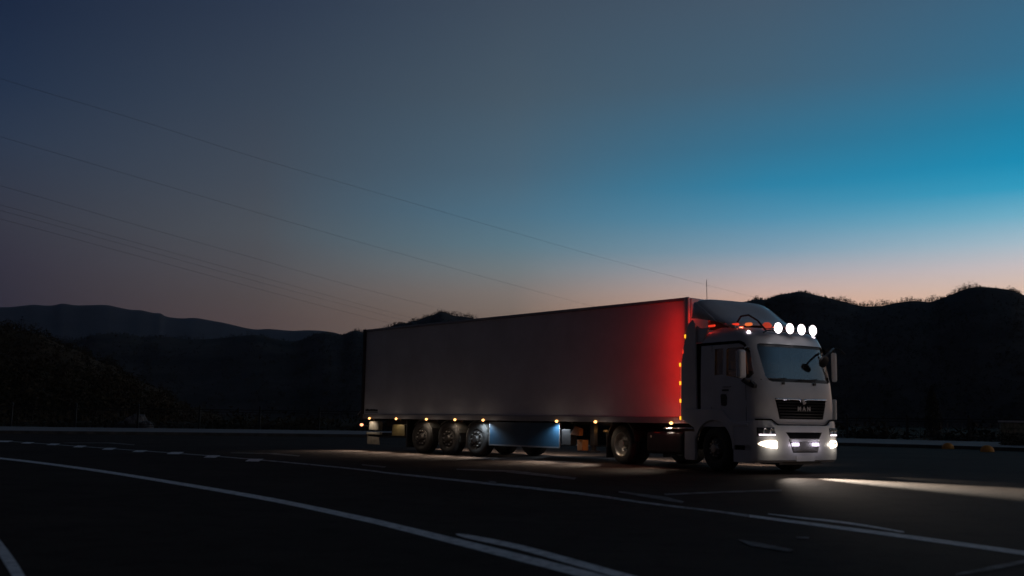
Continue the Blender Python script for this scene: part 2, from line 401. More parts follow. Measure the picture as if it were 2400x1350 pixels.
far_p = [(-500,760),(-300,738),(-120,722),(0,720),(29,719),(57,716),(81,714),(104,716),(125,715.5),(147,711.6),(179,715.5),(211,715),(251,715),(280,721),(308,726),(330,727),(358,733),(376,734.5),(391,742),(423,746),(455,745),(477,748),(502,752.5),(527,757),(573,768),(602,772),(631,771),(681,775),(717,774),(749,775),(781,779),(803,785),(840,792),(900,800),(1000,815)]
ridge('far_mountain', far_p, 6000, 6600, 2600, M_far, 3.1, foot=-20)
mid_p = [(-400,770),(-200,815),(0,806),(100,800),(136,798),(161,796),(197,795),(215,787),(251,782.6),(276,783),(305,785),(333,790),(358,788),(394,790),(423,794),(466,795.5),(520,792.6),(556,788),(606,786),(638,793),(688,800.5),(717,793),(738,785),(763,778),(778,780),(803,784),(821,778),(836,775),(855,779),(885,772),(908,768),(927,760),(945,757),(953,758),(967,752),(983,750),(996,743.5),(1017,737.5),(1031,732),(1041,732.5),(1055,737),(1071,741),(1087,742),(1103,745),(1124,750),(1200,762),(1300,775),(1450,790),(1700,800)]
midC, midR = ridge('mid_hill', mid_p, 1500, 1150, 520, M_mid, 8.4, foot=-12)
right_p = [(1350,800),(1500,770),(1600,742),(1680,722),(1752,705.7),(1773,701),(1793,702.5),(1811,696),(1831,690),(1852,687),(1872,683.5),(1892,686.5),(1919,693),(1948,700),(1968,705),(1986,708.6),(2006,715),(2024,718),(2044,718),(2067,717),(2088,712.5),(2114,708),(2137,705.4),(2158,706),(2178,707.7),(2196,703),(2213,697.5),(2236,688),(2254,680.4),(2271,675),(2298,672.6),(2327,674.6),(2350,677.5),(2370,680.4),(2385,686),(2400,692),(2450,715),(2550,745),(2700,740),(2900,790)]
rightC, rightR = ridge('right_hill', right_p, 1050, 900, 420, M_mid, 5.2, foot=-12)
near_p = [(-700,640),(-400,690),(-200,728),(-80,748),(0,761),(21,768),(39,775),(72,779),(100,786),(125,800),(154,811),(186,823),(215,838),(244,852),(265,857),(294,877),(322,891),(358,906),(387,918),(412,940),(450,955),(520,975)]
nearC, nearR = ridge('near_hillside', near_p, 330, 240, 120, M_near, 1.3, foot=-6, amp=.2, cells=20)

M_leaf  = mat('tree_foliage_dark', (.066,.060,.048), .9, var=.5, vscale=.3)
M_leafn = mat('scrub_foliage', (.055,.044,.028), .9, spec=.1, var=.5, vscale=.3)
def tuft(mb, c, h, wd, n, tri, rnd, bare=False):
    """one tree: tapered trunk, a few limbs and leaf-sized faces spread through its crown"""
    c = Vector(c)
    tr = h*.02+.03
    mb.add([c+Vector((-tr,0,-1)), c+Vector((tr,0,-1)), c+Vector((0,0,h*.7)), c+Vector((0,tr,-1))], [(0,1,2),(1,3,2),(3,0,2)])
    for k in range(3):
        a = rnd.uniform(0, 2*PI); z0 = h*rnd.uniform(.3,.5); e = Vector((math.cos(a)*wd*.4, math.sin(a)*wd*.4, z0+h*.25))
        mb.add([c+Vector((0,0,z0-tr)), c+Vector((0,0,z0+tr)), c+e], [(0,1,2)])
    for k in range(n):
        a = rnd.uniform(0, 2*PI); rr = math.sqrt(rnd.random())*wd*.5; z = rnd.uniform(.0, 1.0)**.8
        rr *= math.sin(PI*min(1, z*.75+.2))**.7
        q = c + Vector((rr*math.cos(a), rr*math.sin(a), z*h))
        s_ = tri*rnd.uniform(.6, 1.4)
        d1 = Vector((rnd.uniform(-1,1), rnd.uniform(-1,1), rnd.uniform(-1,1))).normalized()*s_
        d2 = Vector((rnd.uniform(-1,1), rnd.uniform(-1,1), rnd.uniform(-1,1))).normalized()*s_
        mb.add([q, q+d1, q+d2], [(0,1,2)])
def forest(name, crest, rings, label, hs, step, m, rows, seedv, ntri, tri, slope_n=0, xr=None, cells=14, gap=.35):
    rnd = random.Random(seedv); mb = MB()
    for i in range(len(crest)-1):
        a, b_ = crest[i], crest[i+1]; d = (b_-a).length; k = max(1, int(d/step))
        for j in range(k):
            f = (j+rnd.random())/k; p = a.lerp(b_, f)
            if pnoise(Vector((p.x/35, p.y/35, seedv))) < -gap: continue
            for r in range(rows):
                dirv = Vector((p.x,p.y,0)).normalized(); off = rnd.uniform(-6, 10)*(r+.3)
                q = p - dirv*off*.5; q.z -= abs(off)*.12 + hs*.15
                h = hs*rnd.uniform(.35, 1.2)*(.65+1.5*max(-.25, pnoise(Vector((q.x/14, q.y/14, seedv+3.3)))))
                tuft(mb, q, h, h*rnd.uniform(.6,1.0), ntri, tri, rnd)
    for k in range(slope_n):
        i = rnd.randrange(len(rings)-1); j = int((cells-1)*rnd.random()**.7)+1; j = min(j, cells-1)
        a = Vector(rings[i][cells-j]); b_ = Vector(rings[i+1][cells-j]); c_ = Vector(rings[i][cells-j-1] if cells-j-1 >= 0 else rings[i][0])
        q = a + (b_-a)*rnd.random() + (c_-a)*rnd.random()
        h = hs*rnd.uniform(.5,1.1); tuft(mb, q-Vector((0,0,h*.25)), h, h*1.2, 9, tri*1.8, rnd)
    o = mb.build(name, m, fix=False)
    tag(o, label, 'woodland', kind='stuff'); return o
forest('woodland', rightC, rightR, 'sparse trees along the crest and slope of the hill at right', 4.4, 2.4, M_leaf, 3, 11, 26, .6, 2600, gap=.62)
forest('woodland', midC, midR, 'small trees covering the middle hill behind the trailer', 4.6, 4.0, M_leaf, 2, 12, 18, .9, 2600, gap=.45)
forest('woodland', nearC, nearR, 'scrubby trees on the dark hillside at far left', 2.4, 1.6, M_leafn, 2, 13, 22, .30, 3200, cells=20, gap=.6)

# thicket just beyond the railing: leafy bushes
rnd = random.Random(5); mb = MB()
for i in range(300):
    k = rnd.uniform(1.0, len(Bk)-8); j = int(k); p = Bk[j].lerp(Bk[j+1], k-j)
    d = (Bk[j+1]-Bk[j]).normalized(); nn = Vector((-d.y, d.x)); p = p + nn*rnd.uniform(2.0, 16)
    h = rnd.uniform(.4, 1.5); 
    for q in range(50):
        c = Vector((p.x,p.y,-.05)) + Vector((rnd.gauss(0,.7), rnd.gauss(0,.7), abs(rnd.gauss(.45,.3))*h))
        s_ = rnd.uniform(.06,.2)
        d1 = Vector([rnd.uniform(-1,1) for _ in range(3)])*s_*2; d2 = Vector([rnd.uniform(-1,1) for _ in range(3)])*s_*2
        mb.add([c, c+d1, c+d2], [(0,1,2)])
tag(mb.build('thicket', M_leafn, fix=False), 'low dark bushes growing just beyond the railing', 'bushes', kind='stuff')

# ------------------------------------------------------------------ railing at the back of the pavement
M_iron = mat('railing_iron_black', (.018,.017,.017), .45, .3)
fence = empty('metal_fence', (0,0,0))
tag(fence, 'dark iron railing with posts and scrollwork along the far pavement edge', 'railing')
FL = [p for p in Bk]
def along(P, step):
    out = [P[0]]; acc = 0
    for a, b_ in zip(P[:-1], P[1:]):
        d = (b_-a).length
        while acc + d >= step:
            f = (step-acc)/d; a = a.lerp(b_, f); out.append(a.copy()); d = (b_-a).length; acc = 0
        acc += d
    return out
posts = [p for p in along(FL, 4.0) if -62 < p.x < 50]
for i, p in enumerate(posts):
    ib = min(range(len(Bk)), key=lambda j: (Bk[j]-p).length)
    dk = (Bk[min(ib+1,len(Bk)-1)]-Bk[max(ib-1,0)]).normalized(); nn = Vector((dk.y,-dk.x)); posts[i] = p + nn*.35
HP = 1.30
for i, p in enumerate(posts):
    pm = MB().box(p.x-.06,p.x+.06,p.y-.06,p.y+.06,.151,.15+HP+.12).lathe([(.15+HP+.10,.0),(.15+HP+.12,.06),(.15+HP+.2,.09),(.15+HP+.28,.06),(.15+HP+.32,.0)], 10, 'z', (p.x,p.y,0))
    pm.build('post', M_iron, fence)
    if i+1 < len(posts):
        q = posts[i+1]; d = (q-p); Ln = d.length; d.normalize(); r = MB()
        def P3(s_, z): return (p.x+d.x*s_, p.y+d.y*s_, z)
        for z, rr in ((.15+HP,.032),(.15+HP-.16,.022),(.15+.26,.022),(.15+.14,.028)):
            r.tube([P3(.06,z), P3(Ln-.06,z)], rr, 6)
        nb = 9
        for k in range(1, nb):
            s_ = Ln*k/nb; r.tube([P3(s_, .29), P3(s_, .15+HP-.16)], .011, 4)
        for k in range(nb):   # scroll rings between the two lower and upper rails
            cx_ = Ln*(k+.5)/nb
            for zc in (.62, 1.02):
                r.tube([P3(cx_+.11*math.cos(a*PI/4), zc+.14*math.sin(a*PI/4)) for a in range(9)], .009, 4)
        r.build('rail_panel', M_iron, fence)

# ------------------------------------------------------------------ yellow concrete domes on the kerb side
M_dome = mat('dome_yellow_paint', (.85,.36,.05), .7, var=.35, vscale=6, bump=.3, bscale=15)
dome = None
for i, (px, py, lab) in enumerate(((2222,1052,'worn yellow concrete dome by the kerb, the one nearer the truck'), (2314,1059,'worn yellow concrete dome by the kerb, the one nearer the stone wall'))):
    c = gnd(px, py)
    if dome is None:
        prof = [(0,.27),(.06,.27)] + [(.06+.22*math.sin(a*PI/16), .265*math.cos(a*PI/16)) for a in range(9)]
        dome = MB().lathe(prof, 28, 'z').build('concrete_dome', M_dome, smooth=50); o = dome
    else:
        o = dome.copy(); COL.objects.link(o)
    o.location = c; tag(o, lab, 'bollard', 'yellow domes beside the kerb')

# stone parapet with light coping at the right edge, hedge in front
M_stone = mat('rubble_stone', (.30,.26,.20), .9, var=.7, vscale=4, bump=.8, bscale=6, col2=(.06,.07,.03))
M_cop = mat('coping_stone', (.42,.38,.38), .8, var=.3, vscale=3)
sw = empty('stone_wall', (24.6,50.2,.15), math.radians(-14)); tag(sw, 'rough stone block wall with pale coping at right edge of the pavement', 'wall')
wm = MB(); rnd = random.Random(3)
for r_ in range(4):
    x = 0; z = .25 + r_*.22 if r_ else 0
    zz0 = 0 if r_ == 0 else .02+.27*r_; zz1 = .02+.27*(r_+1)-.012
    while x < 4.4:
        wd = rnd.uniform(.25,.6); wm.box(x, min(x+wd,4.6)-.012, rnd.uniform(-.02,.02), .4+rnd.uniform(-.02,.02), zz0, zz1); x += wd
wm.build('stone_courses', M_stone, sw, bevel=.015)
MB().box(-.05,4.65,-.05,.45,1.11,1.21).build('coping', M_cop, sw, bevel=.015)
mb = MB(); rnd = random.Random(8)
for k in range(1500):
    c = Vector((rnd.uniform(-.3,5), rnd.uniform(-1.2,-.35), rnd.uniform(0,.72)*rnd.uniform(.6,1)))
    mb.add([c, c+Vector([rnd.uniform(-.1,.1) for _ in range(3)]), c+Vector([rnd.uniform(-.1,.1) for _ in range(3)])], [(0,1,2)])
hd = mb.build('hedge', M_leafn, fix=False); hd.location = sw.location; hd.rotation_euler = sw.rotation_euler
tag(hd, 'low clipped hedge in front of the stone wall', 'hedge', kind='stuff')

# slim conifer by the railing
cf = empty('cypress_tree', (26.6,63.0,-.05)); tag(cf, 'slim dark cypress rising above the railing to the right of the truck', 'tree')
MB().tube([(0,0,0),(0,0,1.4),(.02,0,3.1)], [.07,.05,.015], 7).build('trunk', mat('bark', (.08,.055,.035), .9, var=.4), cf)
mb = MB(); rnd = random.Random(2)
for k in range(2600):
    z = rnd.uniform(.35, 3.5); R = .52*math.sin(min(1,(3.6-z)/2.4)*PI/2)*rnd.uniform(.3,1.05); a = rnd.uniform(0,2*PI)
    c = Vector((R*math.cos(a), R*math.sin(a), z)); mb.add([c, c+Vector((rnd.uniform(-.05,.05),rnd.uniform(-.05,.05),.14)), c+Vector((rnd.uniform(-.07,.07),rnd.uniform(-.07,.07),.05))], [(0,1,2)])
mb.build('crown', M_leaf, cf, fix=False)

# pale boulders behind the railing at left
M_rock = mat('pale_rock', (.16,.15,.15), .9, var=.6, vscale=2, bump=.6, bscale=5)
for i, (px, D, r_, lab) in enumerate(((322,74,.72,'largest pale boulder behind the railing at left'), (344,73,.42,'small pale boulder leaning right of the largest one behind the railing'), (290,75,.4,'small low boulder left of the largest one behind the railing'))):
    bm = bmesh.new(); bmesh.ops.create_icosphere(bm, subdivisions=3, radius=r_)
    for v in bm.verts:
        q = v.co*(1.0/r_); f = 1+.30*pnoise(q*1.7+Vector((i*5,0,0)))+.12*pnoise(q*5); v.co = Vector((v.co.x*f*1.1, v.co.y*f, v.co.z*f*.95))
    me = bpy.data.meshes.new('boulder'); bm.to_mesh(me); bm.free(); me.materials.append(M_rock)
    o = bpy.data.objects.new('boulder', me); COL.objects.link(o); q = at(px, 980, D); o.location = (q.x,q.y,r_*.55)
    tag(o, lab, 'rock', 'boulders behind the railing')

# ------------------------------------------------------------------ overhead wires and distant mast
M_wire = mat('cable_dark', (.05,.055,.06), .6)
wires = [
 ([(-500,25),(0,184),(319,280),(599,369),(919,462),(1240,555),(1467,619),(1768,696.5),(1830,713)], 'topmost of the overhead cables, crossing the sky down to the truck roof'),
 ([(-500,172),(0,320),(319,414.5),(640,509),(919,589),(1240,678),(1387,717),(1450,733)], 'second overhead cable from the top, ending behind the trailer roof'),
 ([(-500,295),(0,435),(319,527),(436,560),(600,606),(828,671),(1056,729),(1120,746)], 'third overhead cable from the top, ending at the wooded peak'),
 ([(-500,350),(0,480),(172,528),(280,558),(600,646),(796,700),(978,749),(1040,766)], 'uppermost of the three close low cables in the sky at left'),
 ([(-500,362),(0,493),(236,558),(600,659),(796,711),(952,752),(1020,770)], 'middle of the three close low cables in the sky at left'),
 ([(-500,380),(0,513),(172,559),(600,675.5),(782,724),(913,757),(980,774)], 'lowest of the overhead cables, ending left of the wooded peak'),
]
for pts, lab in wires:
    S = crm(pts, 6); x0, x1 = S[0][0], S[-1][0]; P = []; R = []
    for s_ in S:
        f = (s_[0]-x0)/(x1-x0); D = 1/((1-f)/95 + f/520)
        P.append(at(s_[0], s_[1], D)); R.append(.010 + .00004*D)
    tag(MB().tube(P, R, 5).build('overhead_cable', M_wire), lab, 'cable', 'overhead cables crossing the sky')
mt = MB(); b0 = at(1657, 740, 420); b0.z = 20; tp = at(1657, 655, 420).z
for a in range(3):
    mt.tube([(b0.x+.5*math.cos(a*2.1), b0.y+.5*math.sin(a*2.1), -5), (b0.x+.06*math.cos(a*2.1), b0.y+.06*math.sin(a*2.1), tp)], .05, 4)
for k in range(20):
    z = -2+k*(tp+2)/20; a = k*2.1; mt.tube([(b0.x+.4*math.cos(a), b0.y+.4*math.sin(a), z), (b0.x+.4*math.cos(a+2.1), b0.y+.4*math.sin(a+2.1), z+2)], .03, 4)
tag(mt.build('radio_mast', M_wire), 'thin distant lattice mast rising above the front of the trailer', 'mast')

# ================================================================== wheels
def make_wheel(parent, x, y, side, style, steer=0, R=.5, W=.37):
    """side -1: outer face toward -y. wheel (rim) > tyre, hub, wheel_nut (ring of nuts)"""
    # build with outer face toward -y at local y=0, inward +y
    if style == 'flat':    # trailer: shallow steel rim
        rim = [(.055,.0),(.055,.155),(.03,.165),(.03,.235),(.06,.262),(.012,.292),(.012,.302),(.10,.30),(W-.02,.30),(W-.02,0)]
        hub = [(-.045,0),(-.045,.085),(-.02,.105),(.055,.12)]; nr, nh = .197, -.012; rm, hm = M_rimd, M_rimd
    elif style == 'deep':  # drive axle: deep dish
        rim = [(.15,0),(.15,.175),(.13,.205),(.07,.235),(.02,.27),(.0,.295),(.012,.302),(.10,.30),(W-.02,.30),(W-.02,0)]
        hub = [(-.0,0),(-.0,.095),(.03,.11),(.15,.125)]; nr, nh = .160, .11; rm, hm = M_steel, M_steel
    else:                  # steer: convex
        rim = [(.0,0),(.0,.155),(.02,.20),(.06,.245),(.06,.268),(.012,.292),(.012,.302),(.10,.30),(W-.02,.30),(W-.02,0)]
        hub = [(-.06,0),(-.055,.09),(-.02,.11),(.0,.125)]; nr, nh = .165, -.03; rm, hm = M_rimd, M_steel
    o = MB().lathe(rim, 40).build('wheel', rm, parent, smooth=35)
    ty = [(.012,.302),(.0,.33),(-.006,.38),(.0,.44),(.03,.478),(.06,.495),(.065,R),(.11,R),(.112,.488),(.122,.488),(.124,R),(.18,R),(.182,.488),(.192,.488),(.194,R),(.25,R),(.252,.488),(.262,.488),(.264,R),(W-.06,R),(W-.03,.478),(W,.44),(W+.006,.38),(W,.33),(W-.02,.30)]
    MB().lathe(ty, 56).build('tyre', M_rubber, o, smooth=50)
    MB().lathe(hub, 24).build('hub', hm, o, smooth=40)
    n0 = None
    for k in range(10):
        a = 2*PI*k/10
        if n0 is None: n0 = MB().lathe([(0,0),(0,.015),(.02,.018),(.05,.018)], 6).build('wheel_nut', M_nut, o); q = n0
        else: q = n0.copy(); COL.objects.link(q); q.parent = o
        q.location = (nr*math.cos(a), nh, nr*math.sin(a))
    o.location = (x, y, R); o.rotation_euler = (0, 0, steer + (PI if side > 0 else 0))
    return o

# ================================================================== SEMI-TRAILER  (x forward, y left; near side is -y)
TY = -0.8344
tn = Vector((-math.sin(TY), math.cos(TY), 0)); tu = Vector((math.cos(TY), math.sin(TY), 0))
tloc = Vector((-4.9246, 33.3952, 0)) + tn*1.3
tr = empty('semi_trailer', tloc, TY)
tag(tr, 'long white box semi-trailer with glowing amber side markers, red lit at its front', 'trailer')
HW, LT, ZB, ZT = 1.3, 13.6, 1.10, 4.0
MB().box(.04, LT-.06, -HW+.012, HW-.012, ZB+.03, ZT-.02).build('box_body', M_panel, tr, bevel=.02)
rl = MB()
for s_ in (-1,1):
    rl.box(0.04, LT-.06, s_*HW-.035 if s_<0 else s_*HW-.05, s_*HW+.0 if s_>0 else s_*HW+.035, ZB-.06, ZB+.09)
    rl.box(0.04, LT-.06, s_*HW-.03, s_*HW+.03, ZT-.07, ZT+.005)
rl.build('side_rail', M_rail, tr, bevel=.008)
cn = MB()
for s_ in (-1,1):
    cn.box(LT-.14, LT, s_*HW-.06, s_*HW+.02, ZB-.06, ZT+.01)
cn.box(LT-.05, LT, -HW+.06, HW-.06, ZB, ZT)
cn.build('front_frame', M_panel, tr, bevel=.02)
dr = MB()
for s_ in (-1,1): dr.box(-.02, .07, s_*HW-.07, s_*HW+.022, ZB-.09, ZT+.012)
dr.box(-.02,.06,-HW+.05,HW-.05,ZT-.12,ZT+.008); dr.box(-.02,.06,-HW+.05,HW-.05,ZB-.1,ZB+.06)
dr.build('rear_frame', M_black, tr, bevel=.008)
for s_ in (-1, 1):
    d = MB().box(-.015,.05, min(0,s_*(HW-.07))+.005, max(0,s_*(HW-.07))-.005, ZB+.07, ZT-.13).build('rear_door', M_panel, tr, bevel=.01)
    lb = MB()
    for yy in (.3,.75): lb.tube([(-.04,s_*yy,ZB+.1),(-.04,s_*yy,ZT-.15)], .018, 6)
    lb.build('lock_bar', M_rail, d)
# small maker mark at the rear lower corner (unreadable dark marks)
mk = MB(); rnd = random.Random(9)
x = .16
while x < .85:
    wd = rnd.uniform(.04,.09); mk.box(x, x+wd, -HW-.004, -HW+.01, 1.285, 1.285+rnd.uniform(.05,.075)); x += wd+.018
mk.box(.16,.86,-HW-.004,-HW+.01,1.24,1.262)
mk.build('side_mark', M_black, tr)
# chassis
ch = MB()
for s_ in (-1,1):
    ch.box(.3, 9.0, s_*.45-.05, s_*.45+.05, .80, 1.05); ch.box(9.0, LT-.3, s_*.45-.05, s_*.45+.05, .95, 1.05)
for x in (.5,2,3.9,5.1,6.6,8,9.6,11,12.6): ch.box(x, x+.08, -HW+.08, HW-.08, .98, 1.045)
ch.lathe([(.9,.0),(.9,.05),(1.0,.06),(1.0,0)], 12, 'z', (12.0,0,0))
ch.build('chassis_beam', M_frame, tr)
ax = MB()
for x in (3.2,4.51,5.82):
    ax.lathe([(-1.0,.0),(-1.0,.075),(1.0,.075),(1.0,0)], 12, 'y', (x,0,.5))
    for s_ in (-1,1): ax.box(x-.45, x+.1, s_*.55-.05, s_*.55+.05, .55, .72).lathe([(.6,.0),(.6,.13),(.8,.14),(.8,0)], 12, 'z', (x-.35,s_*.55,0))
ax.build('axle', M_frame, tr)
for x in (3.2,4.51,5.82):
    for s_ in (-1,1): make_wheel(tr, x, s_*1.27, s_, 'flat')
# mudguards: quarter arcs between wheels
for x in (3.2,4.51,5.82):
    for s_ in (-1,1):
        g_ = MB(); P = []
        for k in range(11):
            a = math.radians(-12+15*k); P.append((x+.56*math.cos(a), .5+.53*math.sin(a)))
        n_ = len(P); vs = [(p[0], s_*1.24, p[1]) for p in P]+[(p[0], s_*.86, p[1]) for p in P]
        g_.add(vs, [(i,i+1,n_+i+1,n_+i) for i in range(n_-1)]); o = g_.build('mudguard', M_guard, tr)
        md = o.modifiers.new('thick','SOLIDIFY'); md.thickness = .012
# rear mud flap before the wheels' rear, pale guard panel and bumper at the tail
for s_ in (-1,1):
    MB().box(2.42,2.45,s_*1.07-.19,s_*1.07+.19,.16,1.0).build('mud_flap', M_black, tr)
    pg = MB().prism([(.22,.20),(.92,.20),(.88,.44),(.30,.46),(.22,.50)], s_*1.22-.012, s_*1.22+.012).build('tail_guard', M_flap, tr, bevel=.004)
    MB().box(.20,.98,s_*1.2-.06,s_*1.2+.04,.52,.60).build('bumper_bar', M_flap, tr, bevel=.01)
    tb = MB().box(.30,.85,s_*1.14-.1,s_*1.14+.08,.66,.96).build('tail_box', M_flap, tr, bevel=.03)
    MB().box(1.55,2.25,s_*1.0-.2,s_*1.0+.2,.50,.86).build('tool_box', M_olive, tr, bevel=.02)
MB().box(.12,.22,-1.22,1.22,.45,.57).build('underrun_bar', M_frame, tr, bevel=.01)
# tail lamp, sticking out on a short arm
for s_ in (-1,1):
    MB().lathe([(-.06,0),(-.05,.04),(0,.05),(.04,.04),(.05,0)], 14, 'x', (-.03,s_*1.3,.83)).build('tail_lamp', mat('tail_lamp_glow',(.8,.3,.2),.3,emit=(1,.36,.18),es=2.6), tr)
    MB().tube([(.2,s_*1.15,.80),(-.02,s_*1.28,.80)], .02, 6).build('lamp_arm', M_black, tr)
    MB().tube([(.0,s_*1.31,1.34),(-.10,s_*1.36,1.24),(-.16,s_*1.38,1.16)], .012, 5).build('marker_arm', M_rail, tr)
# skirts
for s_ in (-1,1):
    sk = MB().box(6.42,9.22,s_*1.24-.012,s_*1.24+.012,.36,1.0)
    sk.build('side_skirt', M_skirt, tr, bevel=.004)
    MB().box(6.40,9.24,s_*1.245-.02,s_*1.245+.02,.335,.375).box(6.40,6.425,s_*1.24-.02,s_*1.24+.022,.375,.99).box(9.225,9.25,s_*1.24-.02,s_*1.24+.022,.375,.99).build('skirt_edge', M_rail, tr)
    MB().box(9.28,9.62,s_*1.1-.12,s_*1.1+.1,.42,.84).build('valve_box', M_frame, tr, bevel=.015)
    # landing legs
    MB().box(10.15,10.29,s_*.98-.07,s_*.98+.07,.42,1.0).box(10.17,10.27,s_*.98-.05,s_*.98+.05,.30,.42).box(10.08,10.36,s_*.98-.12,s_*.98+.12,.26,.30).build('landing_leg', M_frame, tr, bevel=.01)
    MB().box(9.86,10.06,s_*1.12-.11,s_*1.12+.11,.30,.58).prism([(9.68,.70),(10.02,.68),(10.04,.86),(9.86,.92)], s_*1.2-.12, s_*1.2+.02).build('tool_case', M_orng, tr, bevel=.012)
    MB().box(10.5,11.15,s_*.62-.08,s_*.62+.08,.56,.90).build('tank_bracket', M_redp, tr, bevel=.02)
# side markers: lamp body + light it gives
mark_x = [.47,1.97,3.55,4.94,6.22,9.21,10.61,13.05]
for x in mark_x: lamp('marker_glow','POINT',(x, -HW-.42, .98), .42, (1,.78,.62), tr, size=.06)
mkp = None
for s_ in (-1, 1):
    for x in mark_x:
        if mkp is None:
            mkp = MB().lathe([(-.035,0),(-.032,.022),(-.02,.032),(.0,.036)], 14).build('side_marker', M_lamb, tr, smooth=60)
            mkp.scale = (1.35,1,.95); o = mkp
        else:
            o = mkp.copy(); COL.objects.link(o); o.parent = tr
        o.location = (x, s_*(HW+.037), 1.045); o.rotation_euler = (0,0,0 if s_ < 0 else PI)
        wcol = (1.0,.80,.62) if x not in (6.22, 9.21) else (.72,.86,1.0)
        # the downward/outward light of each marker unit
        lamp('marker_light', 'SPOT', (x, s_*(HW+.04), 1.00), 260, (1,.84,.68), tr, size=.03, aim=(0,s_*1.0,-.95), spot=80, blend=.9)
        lamp('marker_downlight', 'SPOT', (x+.02, s_*(HW+.13), .985), 7 if x not in (6.22,9.21) else 26, wcol, tr, size=.02, aim=(0,-s_*.25,-1), spot=150, blend=.6)

# ================================================================== TRACTOR (x forward from drive axle, y left)
TA = -1.0559
tk = empty('tractor_unit', (3.866, 25.8845, 0), TA)
tag(tk, 'white cab-over tractor unit with four round roof lamps and lit headlamps', 'truck')
NP = 3.0
def xf(z):     # front plane of the cab by height
    T = [(0.98,4.93),(1.5,4.95),(1.95,4.90),(2.4,4.80),(2.78,4.69),(2.95,4.62),(3.05,4.50),(3.13,4.34),(3.18,4.10),(3.21,3.85)]
    for (a, b_), (c, d) in zip(T[:-1], T[1:]):
        if z <= c: return b_ + (d-b_)*max(0,(z-a)/(c-a))
    return T[-1][1]
def hw(z):
    T = [(0.98,1.21),(1.5,1.215),(2.0,1.21),(2.8,1.18),(3.0,1.13),(3.1,1.07),(3.17,.98),(3.21,.86)]
    for (a, b_), (c, d) in zip(T[:-1], T[1:]):
        if z <= c: return b_ + (d-b_)*max(0,(z-a)/(c-a))
    return T[-1][1]
A_ = .46
def front_x(y, z, off=0):
    h = hw(z)-off; u = min(1, abs(y)/h)
    return xf(z)-off - A_ + A_*(1-u**NP)**(1/NP)
def section(z, off=0, rear=3.0, seg=30):
    h = hw(z)-off; X = xf(z)-off-A_; P = []
    rr = rear+off+ (0 if z < 3.0 else (z-3.0)*1.6)
    P.append((rr, -h+.05, z)); P.append((rr+.05, -h, z))
    for k in range(seg+1):
        t_ = -PI/2 + PI*k/seg
        c, s_ = max(0, math.cos(t_)), math.sin(t_)
        P.append((X + A_*(c**(2/NP)), math.copysign(abs(s_)**(2/NP), s_)*h, z))
    P.append((rr+.05, h, z)); P.append((rr, h-.05, z))
    return P
zs = [.98,1.1,1.3,1.5,1.7,1.95,2.2,2.4,2.6,2.78,2.88,2.96,3.02,3.07,3.11,3.15,3.18,3.20,3.21]
body = MB().loft([section(z) for z in zs]).build('cab_body', M_white, tk)
zi = [1.06,1.5,1.95,2.4,2.78,2.92,3.02,3.08]
inner = MB().loft([section(z, .06, 3.05) for z in zi]).build('c', M_dash)
WS = [(-.84,1.985),(-.91,2.08),(-.945,2.40),(-.96,2.68),(-.945,2.76),(-.89,2.785),(1.00,2.785),(1.07,2.75),(1.09,2.66),(1.09,2.40),(1.07,2.10),(1.01,1.99),(.94,1.955),(-.77,1.955)]
wcut = MB().prism(WS, 4.30, 5.4, 'x').build('c', M_dash)
SWD = [(3.90,2.10),(3.90,2.66),(3.94,2.70),(4.47,2.70),(4.55,2.62),(4.67,2.12),(4.61,2.03),(4.35,2.02)]
SWS = [(3.52,2.12),(3.52,2.70),(3.79,2.70),(3.79,2.12)]
s1 = MB().prism(SWD, -1.5, 1.5).build('c', M_dash); s2 = MB().prism(SWS, -1.5, 1.5).build('c', M_dash)
baked(body, [inner, wcut, s1, s2])
body.data.materials.append(M_dash)
for p in body.data.polygons:      # interior lining
    c = p.center
    if c.z > 1.05 and c.z < 2.9 and c.x > 3.04 and abs(c.y) < hw(c.z)-.02 and c.x < front_x(c.y, c.z)-.02: p.material_index = 1
body.data.shade_smooth(); md = body.modifiers.new('s','EDGE_SPLIT'); md.split_angle = math.radians(32)
# interior lining as dark material on inside faces is the same shell; seats and dashboard inside
def grid_glass(poly, name, fn, axis, nx=24, nz=10):
    us = [p[0] for p in poly]; vs_ = [p[1] for p in poly]
    v0, v1 = min(vs_), max(vs_)
    def span(v):
        xs = []
        for (a, b_), (c, d) in zip(poly, poly[1:]+poly[:1]):
            if (b_-v)*(d-v) <= 0 and b_ != d: xs.append(a+(c-a)*(v-b_)/(d-b_))
        return (min(xs), max(xs)) if xs else (0,0)
    V = []; F = []
    for j in range(nz+1):
        v = v0+.001+(v1-v0-.002)*j/nz; a, c = span(v)
        for i in range(nx+1): V.append(fn(a+(c-a)*i/nx, v))
    for j in range(nz):
        for i in range(nx): k = j*(nx+1)+i; F.append((k,k+1,k+nx+2,k+nx+1))
    return MB().add(V, F).build(name, M_glass, tk, smooth='all')
grid_glass(WS, 'windscreen', lambda y, z: (front_x(y, z, .025), y, z), 'x')
for s_ in (-1, 1):
    grid_glass(SWD, 'side_window', lambda x, z: (x, s_*(hw(z)*(1-max(0,(x-xf(z)+A_)/A_)**NP)**(1/NP)-.03), z), 'y', 8, 6)
    grid_glass(SWS, 'sleeper_window', lambda x, z: (x, s_*(hw(z)-.03), z), 'y', 4, 4)
# black window surround strip under/above windscreen
sb = MB()
for (za, zb_) in ((2.72,2.785),(1.955,2.03)):
    V = []; 
    for k in range(25):
        y = -.87+1.89*k/24; V += [(front_x(y,za,.022),y,za),(front_x(y,zb_,.022),y,zb_)]
    sb.add(V, [(2*i,2*i+1,2*i+3,2*i+2) for i in range(24)])
sb.build('windscreen_band', M_black, tk)
